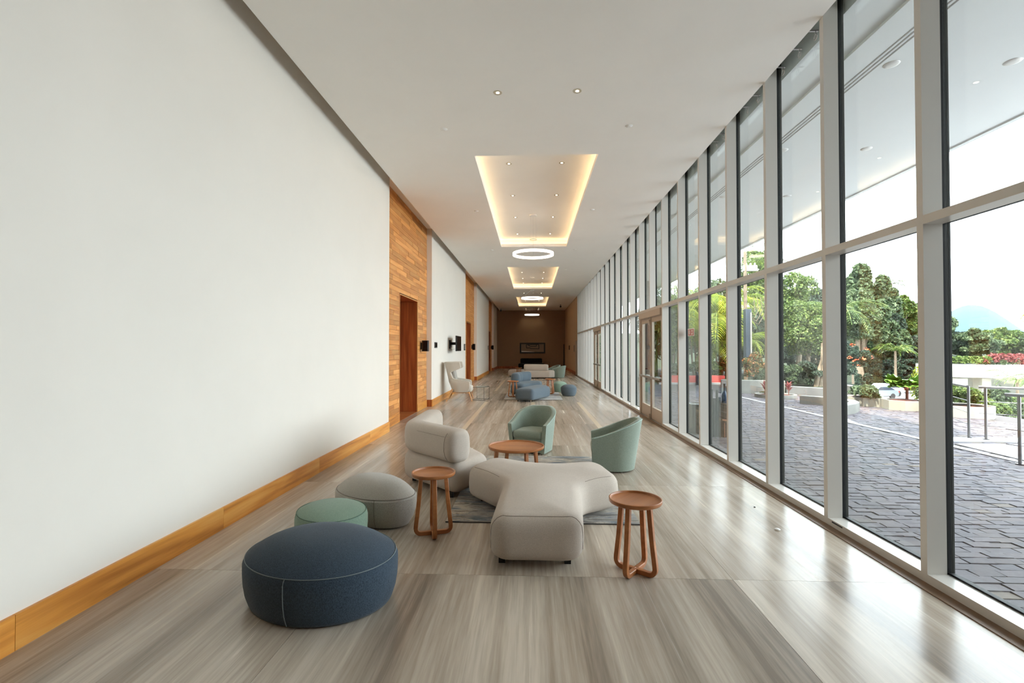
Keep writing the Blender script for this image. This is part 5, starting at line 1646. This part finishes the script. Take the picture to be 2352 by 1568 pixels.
railing('stainless steel railing with free rounded end at the right frame edge', [(6.72, 7.08), (6.76, 6.95), (7.6, 6.25), (9.0, 5.1)], [(6.77, 6.94), (8.6, 5.43)], .95)

# bin and the slatted stand right outside the glass
bi = thing('waste_bin', 'cylindrical stainless steel waste bin outside the glass near the red sign', 'bin', (3.10, 9.27, 0))
MB().lathe([(.0005, -.02), (.15, -.02), (.15, .53), (.158, .535), (.158, .56), (.13, .562), (.125, .54), (.0005, .54)], n=36).build('drum', 'binsteel', bi, smooth=True)
MB().lathe([(.0005, .541), (.12, .541), (.12, .545), (.0005, .546)], n=24).build('opening', 'black', bi)
ss = thing('slatted_screen', 'grey slatted screen with uneven tops outside the glass beside the wicker stand', 'screen', (3.28, 8.86, 0))
rr = random.Random(4)
for k in range(6):
    h = (.80, .74, .86, .70, .85, .72)[k]
    o = B(-.02, .02, -.012, .012, -.02, h).build('slat', 'greyslat', ss); o.location = (-.10 + .047 * k, rr.uniform(-.01, .01), 0)
B(-.12, .155, .012, .03, .12, .18).build('rail', 'greyslat', ss); B(-.12, .155, .012, .03, .5, .56).build('rail', 'greyslat', ss)
ws = thing('wicker_stand', 'brown wicker stand with tan edge strip outside the glass', 'stand', (3.61, 8.98, 0))
B(-.14, .18, -.14, .16, -.02, .60).build('basket', 'wicker', ws, bevel=.015)
MB().extrude([(-.15, -.155, .30), (.18, -.155, .26), (.18, -.155, .285), (-.15, -.155, .325)], (0, .02, 0)).build('edge_strip', 'terracotta', ws)
for k in range(5): B(-.12 + .075 * k, -.11 + .075 * k, -.15, -.14, .0, .25).build('strand', 'terracotta', ws)
for k, (x, y, h, w) in enumerate(((3.535, 8.93, .36, 'left one with tallest neck'), (3.61, 9.04, .31, 'middle one'), (3.69, 8.94, .29, 'right one'))):
    t = thing('blue_bottle', 'dark blue bottle with long black neck on the wicker stand, ' + w, 'bottle', (x, y, .60), 0, 'blue bottles on the wicker stand')
    MB().lathe([(.0005, 0), (.052, 0), (.054, .12), (.045, .17), (.02, .22), (.018, .23), (.0005, .23)], n=20).build('body', 'bottle', t, smooth=True)
    MB().lathe([(.0005, .23), (.018, .23), (.018, h - .02), (.024, h - .015), (.022, h), (.0005, h)], n=14).build('neck', 'black', t, smooth=True)

# red sign on the glass
sg = thing('glass_sign', 'small red safety sign with white symbols stuck on the glass above the bin', 'sign', (2.842, 8.64, 1.89))
B(-.002, .0, -.17, .17, -.068, .068).build('border', 'signwhite', sg)
B(-.004, -.002, -.15, .15, -.055, .055).build('field', 'exitred', sg)
mb = MB().box(-.006, -.004, .05, .10, -.035, .03).box(-.006, -.004, .06, .09, .032, .045)
mb.box(-.006, -.004, -.11, -.02, -.04, .035)
mb.build('symbols', 'signwhite', sg)
B(-.007, -.006, -.085, -.045, -.02, .02).build('symbol_core', 'exitred', sg)

# loose bits on the floor
t = MB().lathe([(.0005, 0), (.022, 0), (.024, .008), (.015, .014), (.0005, .015)], n=12).build('plastic_disc', 'white', smooth=True); t.location = (2.17, 4.34, 0); tag(t, 'small white plastic cap lying on the floor near the glazing', 'disc')
for k, (x, y) in enumerate(((2.25, 4.95),)):
    t = MB().lathe([(.0005, 0), (.009, 0), (.009, .006), (.0005, .007)], n=8).build('floor_crumb', 'black'); t.location = (x, y, 0); tag(t, 'tiny dark crumb on the floor near the glazing', 'crumb')
B(2.686, 2.6905, 4.28, 4.42, .045, .056).build('weep_slot', 'black', wall_right)
